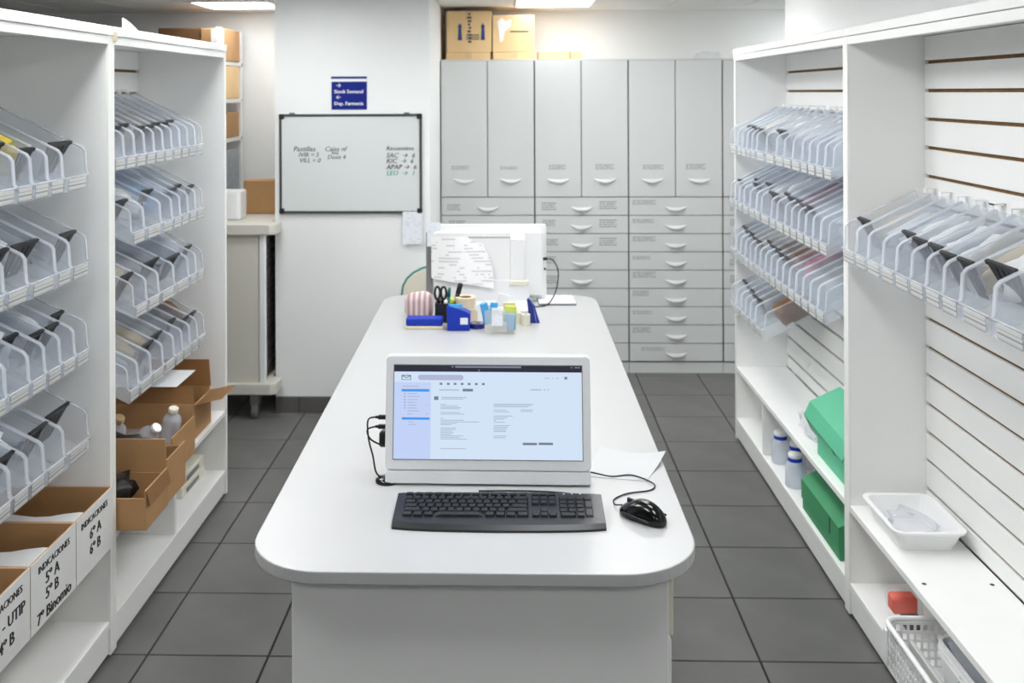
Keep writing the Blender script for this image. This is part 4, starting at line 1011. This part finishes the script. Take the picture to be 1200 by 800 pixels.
# perforated basket
t = thing('basket', 'white perforated plastic basket on the bottom right shelf', 'basket', (0, 0, 0))
BX0, BX1, BY0, BY1, BH = 0.968, 1.215, 2.02, 2.58, 0.125
fr = MB()
fr.box(BX0, BX1, BY0, BY1, 0, 0.004)
nr, rows_ = 26, 5
def lattice(mb, fixed, a0, a1, axis, n):
    zs = [0.004 + (BH-0.012)*k/rows_ for k in range(rows_+1)]
    for k in range(rows_+1):
        if axis == 'y': mb.box(fixed-0.0015, fixed+0.0015, a0, a1, zs[k]-0.0035, zs[k]+0.0035)
        else: mb.box(a0, a1, fixed-0.0015, fixed+0.0015, zs[k]-0.0035, zs[k]+0.0035)
    for k in range(n+1):
        p = a0 + (a1-a0)*k/n
        if axis == 'y': mb.box(fixed-0.0014, fixed+0.0014, p-0.0032, p+0.0032, 0.004, BH-0.006)
        else: mb.box(p-0.0032, p+0.0032, fixed-0.0014, fixed+0.0014, 0.004, BH-0.006)
lattice(fr, BX0+0.002, BY0, BY1, 'y', 36); lattice(fr, BX1-0.002, BY0, BY1, 'y', 36); lattice(fr, BY0+0.002, BX0, BX1, 'x', 14); lattice(fr, BY1-0.002, BX0, BX1, 'x', 14)
fr.build('basket_wall', 'white_plastic', t, True)
rm = MB(); pts = rrect(BX0-0.006, BX1+0.006, BY0-0.006, BY1+0.006, 0.035, 6); rm.tube([(p[0], p[1], BH) for p in pts], 0.0075, 8, closed=True); rm.build('rim', 'white_plastic', t, True)
MB().box(BX0-0.022, BX0-0.016, BY1-0.05, BY1-0.025, 0.05, BH, bev=0.003).build('handle_hook', 'white_plastic', t, True)
t.location = (0, 0, Z_LOW+0.001)
for k in range(3):
    tray('tub', (1.120, 2.29, Z_LOW+0.006+0.014*k), 0.11, 0.36, 0.125, 0.40, 0.10, 'white_plastic', ('lowest', 'middle', 'top')[k] + ' white tub of the nested stack in the basket', 'tub', lip=0.006)
blobthing('clear_bag', (1.115, 2.36, Z_LOW+0.042), (0.050, 0.10, 0.072), 'clear_white', 'clear bag of supplies inside the top white tub', 'bag', 41, 0.4, 3)
blobthing('clear_bag', (1.115, 2.17, Z_LOW+0.042), (0.048, 0.06, 0.072), 'clear_white', 'white-clear bag at the near end of the top tub', 'bag', 42, 0.3, 2)
packet('card_box', 1.01, 2.43, Z_LOW+0.006, 0.012, 0.20, 0.095, 0.0, 0.0, 'label_print', 'flat printed box standing along the basket side', 'box')
# red pack in a clear bag
t = thing('red_pack', 'red and black pack in clear wrap behind the basket', 'pack', (1.10, 2.78, Z_LOW))
bx('red_block', (1.050, 1.120, 2.755, 2.80, Z_LOW+0.045, Z_LOW+0.092), 'red_pack', t, 0.006); bx('black_block', (1.085, 1.125, 2.752, 2.80, Z_LOW+0.001, Z_LOW+0.043), 'plastic_black', t, 0.004)
w_ = MB(); w_.blob(0.050, 0.040, 0.062, seed=3, amp=0.15, freq=2, M=Matrix.Translation((1.088, 2.775, Z_LOW+0.0005))); w_.build('clear_wrap', 'clear_wrap', t)
# green archive boxes
def green(label, loc, rot, L, wd, h, m, lid=True):
    t = thing('archive_box', label, 'box', loc); ORG[t.name] = Vector((0, 0, 0))
    MB().box(-wd/2, wd/2, 0, L, 0, h*0.55, bev=0.002).build('body', m, t, True)
    # lid: sloped front with a vertical slit
    l = MB(); l.prism([(-wd/2-0.004, h*0.30), (wd/2+0.002, h*0.30), (wd/2+0.002, h), (-wd/2+0.05, h), (-wd/2-0.004, h*0.80)], -0.004, L+0.004, 'y', bev=0.002)
    l.build('lid', m, t, True)
    MB().box(-wd/2-0.0055, -wd/2-0.003, L*0.20, L*0.215, h*0.38, h*0.78).build('slit', 'rubber', t, True)
    t.rotation_euler = rot; return t
green('dark green lidded archive box on the bottom right shelf', (1.135, 3.16, Z_LOW+0.001), (0, 0, 0), 0.40, 0.20, 0.135, 'green_deep')
t = thing('archive_box', 'light green archive box with lid tilted open on the middle right shelf', 'box', (1.14, 3.09, Z_MID)); ORG[t.name] = Vector((0, 0, 0))
MB().box(-0.085, 0.085, 0.0, 0.36, 0.0008, 0.075, bev=0.002).build('body', 'green_board', t, True)
Ml = Matrix.Translation((0.0, 0.09, 0.120)) @ Matrix.Rotation(math.radians(-26), 4, 'Y') @ Matrix.Rotation(math.radians(6), 4, 'X')
l = MB(); l.prism([(-0.10, -0.06), (0.06, -0.06), (0.06, 0.035), (-0.06, 0.035), (-0.10, 0.0)], 0.0, 0.36, 'y', M=Ml, bev=0.002); l.build('lid', 'green_board', t, True)
MB().box(-0.1015, -0.0995, 0.08, 0.088, -0.052, 0.0, M=Ml).build('slit', 'rubber', t, True)
blobthing('clear_bag', (1.105, 3.62, Z_MID+0.0005), (0.05, 0.075, 0.05), 'clear_bag', 'crumpled clear bag beside the light green box', 'bag', 51, 0.4, 3)
for k, (bx0, by0, lab) in enumerate(((1.075, 4.0, 'white bottle with blue label, farthest on the bottom right shelf'), (1.105, 3.88, 'white bottle with blue label leaning at the middle, bottom right shelf'), (1.065, 3.76, 'white bottle with blue label next to the dark green box'), (1.15, 3.70, 'white bottle with blue label at the back, bottom right shelf'))):
    bottle('white_bottle', (bx0, by0, Z_LOW+0.001), 0.036, 0.125, 'clear_white', 'white_plastic', lab, (0, 0, 0.4*k), band='blue_plastic')
blobthing('clear_bag', (1.16, 3.97, Z_LOW+0.001), (0.055, 0.07, 0.07), 'clear_bag', 'clear bag standing behind the white bottles', 'bag', 61, 0.3)
